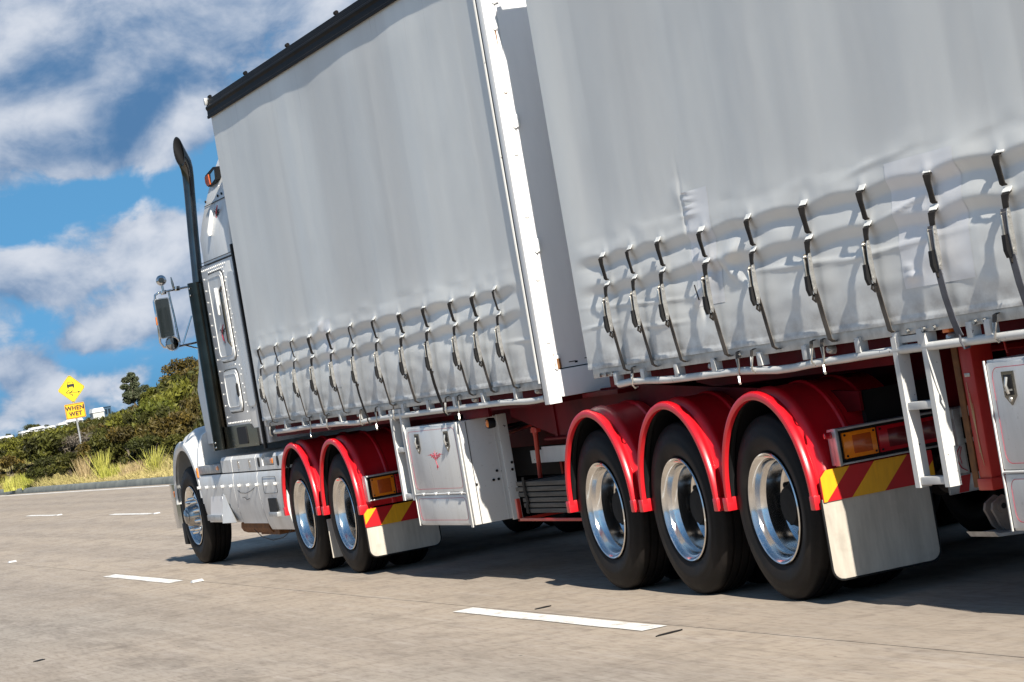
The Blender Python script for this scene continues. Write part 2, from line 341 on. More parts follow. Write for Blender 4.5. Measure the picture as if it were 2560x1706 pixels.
# ------------------------------------------------------------------ mesh builder
class MB:
    def __init__(s): s.v = []; s.f = []
    def add(s, vs, fs):
        k = len(s.v); s.v += [tuple(v) for v in vs]; s.f += [tuple(i+k for i in f) for f in fs]
        return s
    def box(s, x0, x1, y0, y1, z0, z1, bev=0.0):
        if x0 > x1: x0, x1 = x1, x0
        if y0 > y1: y0, y1 = y1, y0
        if z0 > z1: z0, z1 = z1, z0
        if bev <= 0:
            return s.add([(x0,y0,z0),(x1,y0,z0),(x1,y1,z0),(x0,y1,z0),(x0,y0,z1),(x1,y0,z1),(x1,y1,z1),(x0,y1,z1)],
                         [(0,3,2,1),(4,5,6,7),(0,1,5,4),(1,2,6,5),(2,3,7,6),(3,0,4,7)])
        bm = bmesh.new(); bmesh.ops.create_cube(bm, size=1.0)
        for v in bm.verts:
            v.co = ((x0+x1)/2+v.co.x*(x1-x0), (y0+y1)/2+v.co.y*(y1-y0), (z0+z1)/2+v.co.z*(z1-z0))
        b = min(bev, 0.45*min(x1-x0, y1-y0, z1-z0))
        bmesh.ops.bevel(bm, geom=bm.edges[:], offset=b, segments=2, affect='EDGES', profile=0.6)
        return s.frombm(bm)
    def frombm(s, bm):
        bm.verts.index_update()
        s.add([v.co[:] for v in bm.verts], [[v.index for v in f.verts] for f in bm.faces]); bm.free(); return s
    def prism(s, poly, axis, a0, a1):
        """poly: 2-D points in the two other axes (x:yz, y:xz, z:xy), extruded along axis"""
        n = len(poly)
        def P(p, a): return {'x': (a, p[0], p[1]), 'y': (p[0], a, p[1]), 'z': (p[0], p[1], a)}[axis]
        vs = [P(p, a0) for p in poly] + [P(p, a1) for p in poly]
        fs = [tuple(range(n))[::-1], tuple(range(n, 2*n))] + [(i, (i+1) % n, n+(i+1) % n, n+i) for i in range(n)]
        return s.add(vs, fs)
    def tube(s, pts, r, seg=8, cap=True):
        pts = [Vector(p) for p in pts]; n = len(pts)
        rs = r if isinstance(r, (list, tuple)) else [r]*n
        vs = []; up = None
        for i, p in enumerate(pts):
            d = (pts[min(i+1, n-1)] - pts[max(i-1, 0)]).normalized()
            if up is None: up = d.orthogonal().normalized()
            a = (up - d*up.dot(d))
            a = a.normalized() if a.length > 1e-6 else d.orthogonal().normalized()
            up = a; b = d.cross(a)
            for k in range(seg):
                t = 2*math.pi*k/seg; vs.append(p + (a*math.cos(t)+b*math.sin(t))*rs[i])
        fs = []
        for i in range(n-1):
            for k in range(seg):
                fs.append((i*seg+k, i*seg+(k+1) % seg, (i+1)*seg+(k+1) % seg, (i+1)*seg+k))
        if cap: fs += [tuple(range(seg))[::-1], tuple((n-1)*seg+k for k in range(seg))]
        return s.add(vs, fs)
    def lathe(s, prof, cx, cy, cz, seg=48, axis='x', close=False):
        """prof: (axial, radius) pairs round an axis through (cx,cy,cz)"""
        n = len(prof); vs = []
        for a, r in prof:
            for k in range(seg):
                t = 2*math.pi*k/seg; c, q = r*math.cos(t), r*math.sin(t)
                vs.append({'x': (cx+a, cy+c, cz+q), 'y': (cx+c, cy+a, cz+q), 'z': (cx+c, cy+q, cz+a)}[axis])
        fs = []
        for i in range(n-1 if not close else n):
            j = (i+1) % n
            for k in range(seg): fs.append((i*seg+k, i*seg+(k+1) % seg, j*seg+(k+1) % seg, j*seg+k))
        if not close:
            if prof[0][1] > 1e-4: pass
        return s.add(vs, fs)
    def disc(s, cx, cy, cz, r, axis='x', seg=24):
        vs = []
        for k in range(seg):
            t = 2*math.pi*k/seg; c, q = r*math.cos(t), r*math.sin(t)
            vs.append({'x': (cx, cy+c, cz+q), 'y': (cx+c, cy, cz+q), 'z': (cx+c, cy+q, cz)}[axis])
        return s.add(vs, [tuple(range(seg))])
    def ball(s, c, r, u=10, v=7, sc=(1, 1, 1)):
        vs = []; fs = []
        for i in range(v+1):
            a = math.pi*i/v
            for k in range(u):
                t = 2*math.pi*k/u
                vs.append((c[0]+r*sc[0]*math.sin(a)*math.cos(t), c[1]+r*sc[1]*math.sin(a)*math.sin(t), c[2]+r*sc[2]*math.cos(a)))
        for i in range(v):
            for k in range(u): fs.append((i*u+k, (i+1)*u+k, (i+1)*u+(k+1) % u, i*u+(k+1) % u))
        return s.add(vs, fs)
    def mesh(s, name, m, smooth=None, bevel=None):
        me = bpy.data.meshes.new(name); me.from_pydata(s.v, [], s.f)
        bm = bmesh.new(); bm.from_mesh(me)
        bmesh.ops.remove_doubles(bm, verts=bm.verts[:], dist=1e-5)
        bmesh.ops.recalc_face_normals(bm, faces=bm.faces[:])
        if smooth is not None:
            lim = math.radians(smooth)
            for f in bm.faces: f.smooth = True
            for e in bm.edges:
                e.smooth = len(e.link_faces) == 2 and e.calc_face_angle(0) < lim
        bm.to_mesh(me); bm.free()
        me.materials.append(MATS[m]); return me

def link(name, me, parent=None, loc=None, base=None):
    o = bpy.data.objects.new(name, me); COL.objects.link(o)
    if parent is not None:
        o.parent = parent
        if loc is None: loc = tuple(-c for c in WBASE.get(parent.name, (0, 0, 0)))
    o.location = loc if loc is not None else (0, 0, 0)
    # where this object's own origin lies in the world
    pb = WBASE.get(parent.name, (0, 0, 0)) if parent is not None else (0, 0, 0)
    WBASE[o.name] = tuple(pb[i]+o.location[i] for i in range(3))
    return o
WBASE = {}
def thing(name, label, cat, loc, group=None):
    o = bpy.data.objects.new(name, None); COL.objects.link(o); o.location = loc; o.empty_display_size = 0.2
    o['label'] = label; o['category'] = cat
    if group: o['group'] = group
    WBASE[o.name] = tuple(loc); return o
def tag(o, label, cat, group=None, kind=None):
    if label: o['label'] = label
    if cat: o['category'] = cat
    if group: o['group'] = group
    if kind: o['kind'] = kind
    return o
def part(name, mb, m, parent, smooth=35):
    """geometry given in world coordinates"""
    return link(name, mb.mesh(name, m, smooth), parent)
def struct(name, mb, m, smooth=None):
    o = link(name, mb.mesh(name, m, smooth)); o['kind'] = 'structure'; return o
def rrect(a0, a1, b0, b1, r, n=5):
    pts = []
    for ca, cb, s in ((a1-r, b1-r, 0), (a0+r, b1-r, 1), (a0+r, b0+r, 2), (a1-r, b0+r, 3)):
        for k in range(n+1):
            t = (s + k/n)*math.pi/2; pts.append((ca+r*math.cos(t), cb+r*math.sin(t)))
    return pts
def ray_px(px, py):
    d = AX*((px-1280)/FPX) + AY*((853-py)/FPX) + AF; return d
def at_y(px, py, y):
    d = ray_px(px, py); t = (y-CAM[1])/d[1]; return CAM + d*t

# =================================================================== SETTING
# ground, road of concrete slabs, kerb, verge, far ground
far = MB()
far.add([(-4000, -200, -0.16), (9000, -200, -0.16), (9000, 12000, -0.16), (-4000, 12000, -0.16)], [(0, 1, 2, 3)])
struct('ground', far, 'far_ground')
road = MB(); road.box(-13.0, 7.62, -60, 900, -0.14, -0.022)
road_o = struct('road', road, 'dark_steel')
XJ = [-13.0, -8.2, -4.35, -0.615, 3.12, 7.55]
YJ = [-60, -14, 11.4, 37, 64, 120, 260, 900]
SK = 0.045*3.7      # joints run a little askew across each lane
for i in range(len(XJ)-1):
    for j in range(len(YJ)-1):
        g = 0.005; x0, x1 = XJ[i]+g, XJ[i+1]-g; gy = 0.006
        f0 = -0.21*(x0+1.2); f1 = -0.21*(x1+1.2)
        y0, y1 = YJ[j]+gy, YJ[j+1]-gy
        s0 = 0 if j == 0 else 1; s1 = 0 if j == len(YJ)-2 else 1
        P = [(x0, y0+f0*s0), (x1, y0+f1*s0), (x1, y1+f1*s1), (x0, y1+f0*s1)]
        m = MB(); b = 0.0012
        m.add([(p[0], p[1], -0.03) for p in P] + [(p[0], p[1], -b) for p in P] +
              [(x0+b, P[0][1]+b, 0), (x1-b, P[1][1]+b, 0), (x1-b, P[2][1]-b, 0), (x0+b, P[3][1]-b, 0)],
              [(0, 1, 5, 4), (1, 2, 6, 5), (2, 3, 7, 6), (3, 0, 4, 7), (4, 5, 9, 8), (5, 6, 10, 9), (6, 7, 11, 10), (7, 4, 8, 11), (8, 9, 10, 11)])
        link('slab', m.mesh('slab', 'concrete'), road_o)

def dash(y0, y1, x, w, wob=0.006):
    m = MB(); n = 10; vs = []
    for k in range(n+1):
        y = y0+(y1-y0)*k/n
        vs += [(x-w/2+random.uniform(-wob, wob), y+random.uniform(-.02, .02)*(k in (0, n)), 0.004), (x+w/2+random.uniform(-wob, wob), y+random.uniform(-.02, .02)*(k in (0, n)), 0.004)]
    m.add(vs, [(2*k, 2*k+1, 2*k+3, 2*k+2) for k in range(n)])
    return struct('lane_marking', m, 'road_paint')
for y0, y1 in ((0.08, 3.28), (11.85, 15.15), (23.9, 27.2), (36, 39.2), (48, 51.2), (-11.9, -8.7)): dash(y0, y1, -0.72, 0.14)
for y0, y1 in ((31.9, 35.4), (41.3, 44.8), (51.5, 55), (62, 65.5), (22, 25.4)): dash(y0, y1, 3.21, 0.13)
m = MB(); m.add([(7.12, -40, 0.004), (7.27, -40, 0.004), (7.27, 400, 0.004), (7.12, 400, 0.004)], [(0, 1, 2, 3)])
struct('edge_line', m, 'road_paint')

# raised pavement markers
mk = MB()
mk.add([(-.055, -.05, .004), (.055, -.05, .004), (.055, .05, .004), (-.055, .05, .004), (-.045, -.02, .024), (.045, -.02, .024), (.045, .02, .024), (-.045, .02, .024)],
       [(0, 1, 5, 4), (1, 2, 6, 5), (2, 3, 7, 6), (3, 0, 4, 7), (4, 5, 6, 7)])
mk_me = mk.mesh('pavement_marker', 'white_paint')
for x, y, lab in ((-.65, 11.27, 'white raised pavement marker on the road just behind the second dash, nearest of the markers'),
                  (-.55, 22.84, 'white raised pavement marker at the left edge of the picture by the far dash'),
                  (3.2, 31.4, 'white raised pavement marker in the far lane nearer the truck cab'),
                  (3.2, 40.85, 'white raised pavement marker in the far lane further to the left')):
    tag(link('pavement_marker', mk_me, loc=(x, y, 0)), lab, 'road marker', 'raised pavement markers')
# tar scabs and rubber crumbs on the road
for x, y, l, w, a, lab in ((-.5, 2.37, .055, .022, .3, 'dark tar scab on the concrete above the nearest dash'),
                      (-.78, -.27, .09, .022, .35, 'longer dark tar scab just right of the nearest dash'),
                      (-.02, -3.4, .04, .025, .2, 'dark oily spot on the concrete by the right edge of the picture'),
                      (-3.0, 5.9, .05, .03, .9, 'small black rubber crumb on the grey lane, lower left')):
    m = MB(); n = 12; P = []
    for k in range(n):
        t = 2*math.pi*k/n; rr = 1+random.uniform(-.25, .25)
        p = (l*rr*math.cos(t), w*rr*math.sin(t)); P.append((x+p[0]*math.cos(a)-p[1]*math.sin(a), y+p[0]*math.sin(a)+p[1]*math.cos(a)))
    m.prism(P, 'z', 0.001, 0.006)
    tag(link('tar_scab', m.mesh('tar_scab', 'rubber_black')), lab, 'tar patch', 'dark scabs on the road')

kb = MB(); kb.prism([(7.60, -.02), (7.62, .10), (7.66, .15), (7.85, .155), (7.85, -.05), (7.6, -.05)], 'y', -60, 600)
kerb_o = struct('kerb', kb, 'kerb', 30)
def terrain(x, y):
    d = max(0.0, x-8.6)
    h = 0.13 + 0.055*min(d, 6)
    s = (x-CAM[0])/max(1, (y-CAM[1]))
    if y > 60:
        h += 2.6*math.exp(-(((x-29)/7.0)**2+((y-118)/26.0)**2))
    h += 0.10*noise.noise(Vector((x*.35, y*.22, 1.7)))*min(1, d)
    return h
vg = MB(); NX, NY = 60, 90
xs = [7.80+(70-7.80)*(i/(NX-1))**1.8 for i in range(NX)]; ys = [20+(330-20)*(j/(NY-1))**1.4 for j in range(NY)]
vg.add([(x, y, terrain(x, y)) for y in ys for x in xs], [(j*NX+i, j*NX+i+1, (j+1)*NX+i+1, (j+1)*NX+i) for j in range(NY-1) for i in range(NX-1)])
struct('verge', vg, 'soil', 60)

# =================================================================== TRUCK PARTS SHARED
def lathe_full(prof, cx=0, cy=0, cz=0, seg=56): return MB().lathe(prof, cx, cy, cz, seg)
TYRE_R = 0.50
def tyre_profile(w=0.27, groove=True):
    R = TYRE_R; p = [(.035, .292), (.022, .300), (.012, .315), (.002, .345), (-.004, .375), (-.004, .40), (-.001, .404), (.0, .43), (.004, .437), (.012, .462), (.018, .466), (.026, .486), (.036, .494), (.05, R-.002)]
    g = []
    if groove:
        for c in (.085, .135, .185):
            g += [(c-.008, R), (c-.006, R-.013), (c+.006, R-.013), (c+.008, R)]
    q = [(w-a, r) for a, r in p[::-1]]
    return p + g + q
TYRE_ME = MB().lathe(tyre_profile(), 0, 0, 0, 72).mesh('tyre', 'tyre', 40)
def dual_rim():
    m = MB()
    m.lathe([(.030, .293), (.016, .300), (.006, .301), (.000, .297), (.003, .290), (.014, .283), (.022, .276), (.026, .268), (.05, .262), (.072, .256), (.082, .246), (.13, .240), (.165, .238), (.178, .228), (.184, .20), (.186, .15), (.184, .135)], 0, 0, 0, 72)
    return m.mesh('wheel', 'polished_alu', 32)
DUAL_ME = dual_rim()
def dual_hub():
    m = MB()
    m.lathe([(.184, .14), (.150, .13), (.13, .12), (.105, .105), (.09, .095), (.085, .0001)], 0, 0, 0, 40)
    for k in range(10):
        t = 2*math.pi*k/10
        m.lathe([(.186, .019), (.15, .018), (.146, .012), (.145, .0001)], 0, .168*math.cos(t), .168*math.sin(t), 8)
    return m.mesh('hub', 'dark_steel', 40)
HUB_ME = dual_hub()
def dual_wheel(parent, y, right=False):
    """outer rim with its two tyres; x runs in from the side of the truck"""
    b = WBASE[parent.name]
    x = 0.03 if not right else 2.47
    o = link('wheel', DUAL_ME, parent, (x-b[0], y-b[1], TYRE_R-b[2]))
    if right: o.rotation_euler = (0, 0, math.pi)
    link('tyre', TYRE_ME, o, (0, 0, 0)); link('tyre', TYRE_ME, o, (.33, 0, 0)); link('hub', HUB_ME, o, (0, 0, 0))
    return o

GUARD_PROF = [(.010, -.050), (-.012, -.048), (-.018, -.030), (-.012, -.012), (.004, -.004), (.022, -.006), (.036, -.020), (.050, -.021), (.066, -.004), (.082, .006), (.104, .007), (.120, 0), (.20, 0), (.262, 0), (.272, .010), (.290, .010), (.300, 0), (.452, 0), (.462, .010), (.48, .010), (.49, 0), (.62, 0)]
def guard_mesh(ry=.565, rz=.59, zc=.545):
    m = MB(); n = 44; NP = len(GUARD_PROF); vs = []
    for k in range(n+1):
        a = math.pi*k/n
        # legs run straight down a little before the ends
        for x, dr in GUARD_PROF:
            vs.append((x, (ry+dr)*math.cos(a), zc+(rz+dr)*math.sin(a)))
    for sgn in (1, -1): pass
    fs = [(k*NP+i, k*NP+i+1, (k+1)*NP+i+1, (k+1)*NP+i) for k in range(n) for i in range(NP-1)]
    m.add(vs, fs); outer = m.mesh('mudguard', 'red_plastic', 40)
    # dark inner liner, a few millimetres inside the red skin, closed to it along the rim
    m = MB(); IN = [(.012, -.052)] + [(x+.004, min(dr, -.004)-.012) for x, dr in GUARD_PROF if x > .01]; NI = len(IN); vs = []
    for k in range(n+1):
        a = math.pi*k/n
        for x, dr in IN: vs.append((x, (ry+dr-.002)*math.cos(a), zc+(rz+dr-.002)*math.sin(a)))
    m.add(vs, [(k*NI+i, (k+1)*NI+i, (k+1)*NI+i+1, k*NI+i+1) for k in range(n) for i in range(NI-1)])
    return outer, m.mesh('guard_liner', 'rubber_black', 40)
GUARD_ME, LINER_ME = guard_mesh()
fm = MB(); fm.box(-.02, .10, -.03, .03, .495, .57, .008)
GFOOT_ME = fm.mesh('guard_foot', 'red_plastic', 35)
def mudguard(parent, y, right=False):
    b = WBASE[parent.name]
    o = link('mudguard', GUARD_ME, parent, ((2.5 if right else 0)-b[0], y-b[1], -b[2]))
    if right: o.rotation_euler = (0, 0, math.pi)
    link('guard_liner', LINER_ME, o, (0, 0, 0))
    for sg in (1, -1): link('guard_foot', GFOOT_ME, o, (0, sg*.548, 0))
    return o

def scroll(m, cy, cz, s, x, r, sz=None):
    sz = sz or s
    """red ornamental scroll, drawn with thin raised lines in the side plane"""
    def curl(oy, oz, a0, turns, R, sg):
        P = []
        for k in range(22):
            t = k/21; a = a0+sg*turns*2*math.pi*t; q = R*(1-t*.85)
            P.append((x, cy+s*(oy+q*math.cos(a)), cz+sz*(oz+q*math.sin(a))))
        m.tube(P, r, 4)
    for sg in (1, -1):
        curl(sg*.28, .1, math.pi/2, 1.2, .22, sg); curl(sg*.55, .16, -math.pi/2, .9, .15, -sg); curl(sg*.10, -.05, math.pi/2, .8, .2, -sg)
        m.tube([(x, cy+s*sg*.45, cz+sz*.12), (x, cy+s*sg*.72, cz+sz*.2), (x, cy+s*sg*1.0, cz+sz*.16)], [r, r*.8, r*.3], 4)
    curl(.0, -.75, math.pi/2, 1.0, .14, 1)
    m.tube([(x, cy, cz), (x, cy+s*.06, cz-sz*.3), (x, cy-s*.04, cz-sz*.65), (x, cy+s*.02, cz-sz*1.0)], [r*1.4, r*1.2, r, r*.4], 4)
    m.tube([(x, cy, cz+sz*.1), (x, cy+s*.03, cz+sz*.5)], [r, r*.4], 4)
def pin(m, y0, y1, z0, z1, rr, x, r):
    P = [(x, a, b) for a, b in rrect(y0, y1, z0, z1, rr)]; P.append(P[0]); m.tube(P, r, 4, cap=False)

def chevron(parent, x0, x1, z0, z1, y, slant, bands, tilt=0.0):
    """board with slanted bands; bands: (start fraction, end fraction) of the yellow ones along the foot"""
    m = MB(); c = .035
    m.prism([(x0, z0), (x1, z0), (x1, z1), (x0+c, z1), (x0, z1-c)], 'y', y-.003, y+.012)
    o = part('marker_board', m, 'stripe_red', parent)
    for a, b_ in bands:
        w = x1-x0; pts = []
        for s_, t_ in ((a, 0), (b_, 0), (b_, 1), (a, 1)):
            xx = x0+w*s_+slant*t_; pts.append((xx, z0+(z1-z0)*t_))
        # clip to the board
        def clip(P, f):
            out = []
            for i in range(len(P)):
                p, q = P[i], P[(i+1) % len(P)]; fp, fq = f(p), f(q)
                if fp >= 0: out.append(p)
                if fp*fq < 0:
                    t = fp/(fp-fq); out.append((p[0]+(q[0]-p[0])*t, p[1]+(q[1]-p[1])*t))
            return out
        e = .003
        pts = clip(pts, lambda p: p[0]-(x0+e)); pts = clip(pts, lambda p: (x1-e)-p[0])
        pts = clip(pts, lambda p: (p[0]-x0)-(p[1]-(z1-c))-e)
        if len(pts) >= 3:
            s = MB(); s.prism(pts, 'y', y-.006, y-.0025); part('stripe', s, 'stripe_yellow', o)
    return o
def mudflap(parent, x0, x1, z0, z1, y):
    r = .06
    P = [(x0, z1), (x0, z0+r)] + [(x0+r-r*math.cos(t), z0+r-r*math.sin(t)) for t in (.3, .6, .9, 1.2, 1.57)] + [(x1-r+r*math.sin(t), z0+r-r*math.cos(t)) for t in (0, .3, .6, .9, 1.2, 1.57)] + [(x1, z1)]
    m = MB(); n = 10
    m.prism(P, 'y', y, y+.004); o = part('mudflap', m, 'flap', parent)
    b = MB(); b.tube([(p[0], y+.002, p[1]) for p in P], .006, 6); part('flap_edge', b, 'rubber_black', o)
    b = MB(); b.prism([(p[0], p[1]) for p in P], 'y', y+.005, y+.014); part('flap_backing', b, 'rubber_black', o)
    return o
def tail_lights(parent, x0, x1, z0, z1, y, lens):
    m = MB()
    m.box(x0, x1, y+.02, y+.07, z0, z1, .004)
    m.box(x0, x1, y-.035, y+.02, z1-.012, z1, .003); m.box(x0, x1, y-.03, y+.02, z0, z0+.010, .003); m.box(x0-.004, x0+.012, y-.037, y+.02, z0-.003, z1+.003, .003)
    o = part('light_bracket', m, 'alu', parent)
    for a, b, kind in lens:
        l = MB(); l.box(a, b, y-.012, y+.019, z0+.026, z1-.026, .006)
        lo = part('tail_light', l, 'lens_'+kind, o)
        # inner reflector window and screws are pieces of the lens face
        q = MB(); q.box(a+.055, b-.03, y-.014, y+.0, z0+.046, z1-.046, .003); part('lens_core', q, 'lens_'+kind+'_dark', o)
        q = MB()
        for sx in (a+.014, b-.014):
            for sz in (z0+.04, z1-.04): q.lathe([(-.016, .0001), (-.016, .006), (-.01, .006)], sx, y, sz, 8, 'y')
        part('lens_screw', q, 'dark_steel', o)['kind'] = 'stuff'
    m = MB(); m.box(x0+.012, x1-.003, y+.0, y+.0195, z0+.0105, z1-.0125); part('light_backing', m, 'rubber_black', o)
    return o

def ladder(parent, y0, y1, z0, z1):
    m = MB(); w = .046; d = .062; t = .006
    for yy in (y0, y1-w):
        # channel section: flat outer web, flange running in
        s = MB(); s.box(.0, t, yy, yy+w, z0, z1); s.box(t, d, yy+w-t, yy+w, z0, z1); s.box(t, d, yy, yy+t, z0, z1)
        part('stile', s, 'chipped_white', parent_o := parent)
    for zr in (z0+.012, z0+.365):
        s = MB(); s.box(.006, .055, y0+w+.0005, y1-w-.0005, zr, zr+.038, .006); part('rung', s, 'chipped_white', parent)

def toolbox(name_parent, y0, y1, z0, z1, depth, zsplit, ornament=True, latches=()):
    m = MB(); t = .02
    m.box(.012, depth, y0, y1, z0, z1, .004)
    o = part('toolbox', m, 'white_paint', name_parent)
    d = MB(); d.box(.0, .0115, y0+.045, y1-.012, zsplit+.014, z1-.012, .004); part('toolbox_door', d, 'white_paint', o)
    d = MB(); d.box(.001, .0115, y0+.045, y1-.012, z0+.012, zsplit-.008, .004); part('toolbox_door', d, 'white_paint', o)
    h = MB(); h.tube([(-.003, y0+.05, zsplit+.003), (-.003, y1-.02, zsplit+.003)], .007, 6)
    k = int((y1-y0)/.3)
    for i in range(k): h.tube([(-.004, y0+.12+i*.3, zsplit+.004), (-.004, y0+.17+i*.3, zsplit+.004)], .011, 6)
    part('hinge', h, 'white_paint', o)
    e = MB(); e.box(-.008, .0, y0, y0+.040, z0-.012, z1, .002); part('box_edge', e, 'chipped_white', o)
    e = MB(); e.box(-.008, .0, y1-.0105, y1, z0, z1, .002); part('box_edge', e, 'chipped_white', o)
    p = MB(); pin(p, y0+.085, y1-.05, zsplit+.04, z1-.035, .05, .0003, .0018); pin(p, y0+.085, y1-.05, z0+.04, zsplit-.03, .045, .0012, .0018)
    part('pinstripe', p, 'pinstripe', o)
    if ornament:
        s = MB(); scroll(s, (y0+y1)/2-.02, z1-.235, .19, -.0005, .0032, .095); part('scroll_ornament', s, 'pinstripe', o)
    for ly in latches:
        a = MB(); zt = z1-.055
        a.prism([(ly-.05, zt), (ly+.05, zt), (ly+.05, zt-.11), (ly, zt-.15), (ly-.05, zt-.11)], 'x', -.006, .0)
        lo = part('latch', a, 'stainless', o)
        a = MB(); a.box(-.0085, -.006, ly-.034, ly+.034, zt-.105, zt-.015, .001); part('latch_recess', a, 'rubber_black', o)
        a = MB(); a.tube([(-.012, ly, zt-.025), (-.022, ly, zt-.06), (-.012, ly, zt-.098)], .008, 6); a.box(-.014, -.009, ly-.03, ly+.03, zt-.086, zt-.078); part('latch_handle', a, 'steel', o)
        a = MB(); a.lathe([(-.011, .0001), (-.011, .011), (-.006, .013)], 0, ly, zt-.122, 10); part('lock_cylinder', a, 'steel', o)
    return o

# ------------------------------------------------------------------ straps
def ribbon(m, pts, w, t=.003, yoff=None):
    """webbing running through (x,z) points, width w along y"""
    n = len(pts); vs = []
    for i, (x, z) in enumerate(pts):
        a = pts[max(i-1, 0)]; b = pts[min(i+1, n-1)]
        dx, dz = b[0]-a[0], b[1]-a[1]; L = math.hypot(dx, dz) or 1; nx, nz = -dz/L*t/2, dx/L*t/2
        yo = yoff[i] if yoff else 0; ww = w[i] if isinstance(w, (list, tuple)) else w
        vs += [(x+nx, yo-ww/2, z+nz), (x+nx, yo+ww/2, z+nz), (x-nx, yo+ww/2, z-nz), (x-nx, yo-ww/2, z-nz)]
    fs = []
    for i in range(n-1):
        for k in range(4): fs.append((4*i+k, 4*i+(k+1) % 4, 4*i+4+(k+1) % 4, 4*i+4+k))
    fs += [(0, 1, 2, 3), (4*n-4, 4*n-3, 4*n-2, 4*n-1)]
    m.add(vs, fs)
def strap_meshes(zu, zl, zb, dusty):
    up = MB(); ribbon(up, [(-.024, zu+.010), (-.044, zu-.002), (-.044, zu-.035), (-.036, zu-.08), (-.030, zu-.122), (-.018, zu-.130)], [.058, .056, .042, .036, .040, .040], .006)
    lo = MB()
    ribbon(lo, [(-.024, zl+.010), (-.044, zl-.002), (-.050, zl-.035), (-.052, zl-.085)], [.058, .056, .042, .036], .006)
    tail = MB()
    ribbon(tail, [(-.048, zl-.06), (-.052, zl-.18), (-.046, zl-.235), (-.040, zl-.27), (-.028, (zl-.27+zb)/2), (-.018, zb+.03), (-.014, zb-.004), (.010, zb-.020), (.045, zb-.022)], .043, .0035,
           [0, 0, 0, -.004, -.010, -.016, -.018, -.018, -.018])
    bk = MB()
    for s in (-1, 1):
        bk.prism([(-.066, zl-.060), (-.050, zl-.058), (-.048, zl-.22), (-.056, zl-.262), (-.072, zl-.255), (-.078, zl-.16), (-.074, zl-.08)], 'y', s*.024-.0025, s*.024+.0025)
        for q in (.072, .092, .235): bk.lathe([(-.004, .0001), (-.004, .007), (.004, .007), (.004, .0001)], -.062, s*.026, zl-q, 8, 'y')
    bk.tube([(-.062, -.026, zl-.075), (-.062, .026, zl-.075)], .006, 6); bk.tube([(-.062, -.026, zl-.24), (-.062, .026, zl-.24)], .007, 6)
    bk.box(-.083, -.074, .006, .021, zl-.185, zl-.085, .003)
    lv = MB(); lv.prism([(-.066, zl-.165), (-.090, zl-.17), (-.092, zl-.235), (-.080, zl-.268), (-.066, zl-.262)], 'y', -.006, .021)
    tl = MB(); tl.tube([(-.058, 0, zl-.262), (-.066, .004, zl-.285), (-.054, .002, zl-.300), (-.046, -.002, zl-.275)], .008, 6)
    pad = MB(); ribbon(pad, [(-.018, zu+.034), (-.025, zu+.022), (-.038, zu+.009)], [.062, .062, .060], .003)
    pad2 = MB(); ribbon(pad2, [(-.019, zl+.030), (-.026, zl+.020), (-.038, zl+.009)], [.062, .062, .060], .003)
    for q in (up, lo, tail, bk, lv, tl, pad, pad2): q.v = [(x*.85 if x < 0 else x, y, z) for x, y, z in q.v]
    return dict(strap=tail.mesh('strap', dusty, 30), strap_loop=up.mesh('strap_loop', 'webbing', 30), strap_head=lo.mesh('strap_head', 'webbing', 30),
                buckle=bk.mesh('buckle', 'steel', 30), buckle_lever=lv.mesh('buckle_lever', 'rubber_black', 30), strap_tail=tl.mesh('strap_tail', 'webbing', 40), weld_patch=pad.mesh('weld_patch', 'curtain', 40), weld_patch2=pad2.mesh('weld_patch', 'curtain', 40))
def hook_mesh(kind):
    m = MB(); w = MB()
    if kind == 0:   # hanging clear with open wire hook
        ribbon(m, [(.03, 1.335), (.005, 1.325), (.0, 1.29)], .036, .003)
        w.tube([(0, -.014, 1.292), (0, -.010, 1.25), (-.006, .004, 1.205), (-.004, .016, 1.19), (0, .012, 1.21), (.002, .010, 1.25), (0, .014, 1.292)], .0045, 6)
        w.tube([(-.006, .006, 1.20), (-.012, -.006, 1.165), (-.016, -.022, 1.16)], .007, 6)
    else:           # hooked round the rope rail
        ribbon(m, [(.03, 1.335), (.0, 1.325), (-.006, 1.29)], .036, .003)
        w.tube([(-.006, -.012, 1.292), (-.014, -.006, 1.25), (-.016, 0, 1.225), (.0, .004, 1.205), (.022, .006, 1.21)], .005, 6)
        w.tube([(-.006, .012, 1.292), (-.012, .008, 1.25), (-.014, .002, 1.225)], .005, 6)
    return m.mesh('tie_hook', 'webbing_dusty', 30), w.mesh('wire_hook', 'steel', 50)
HOOKS = [hook_mesh(0), hook_mesh(1)]

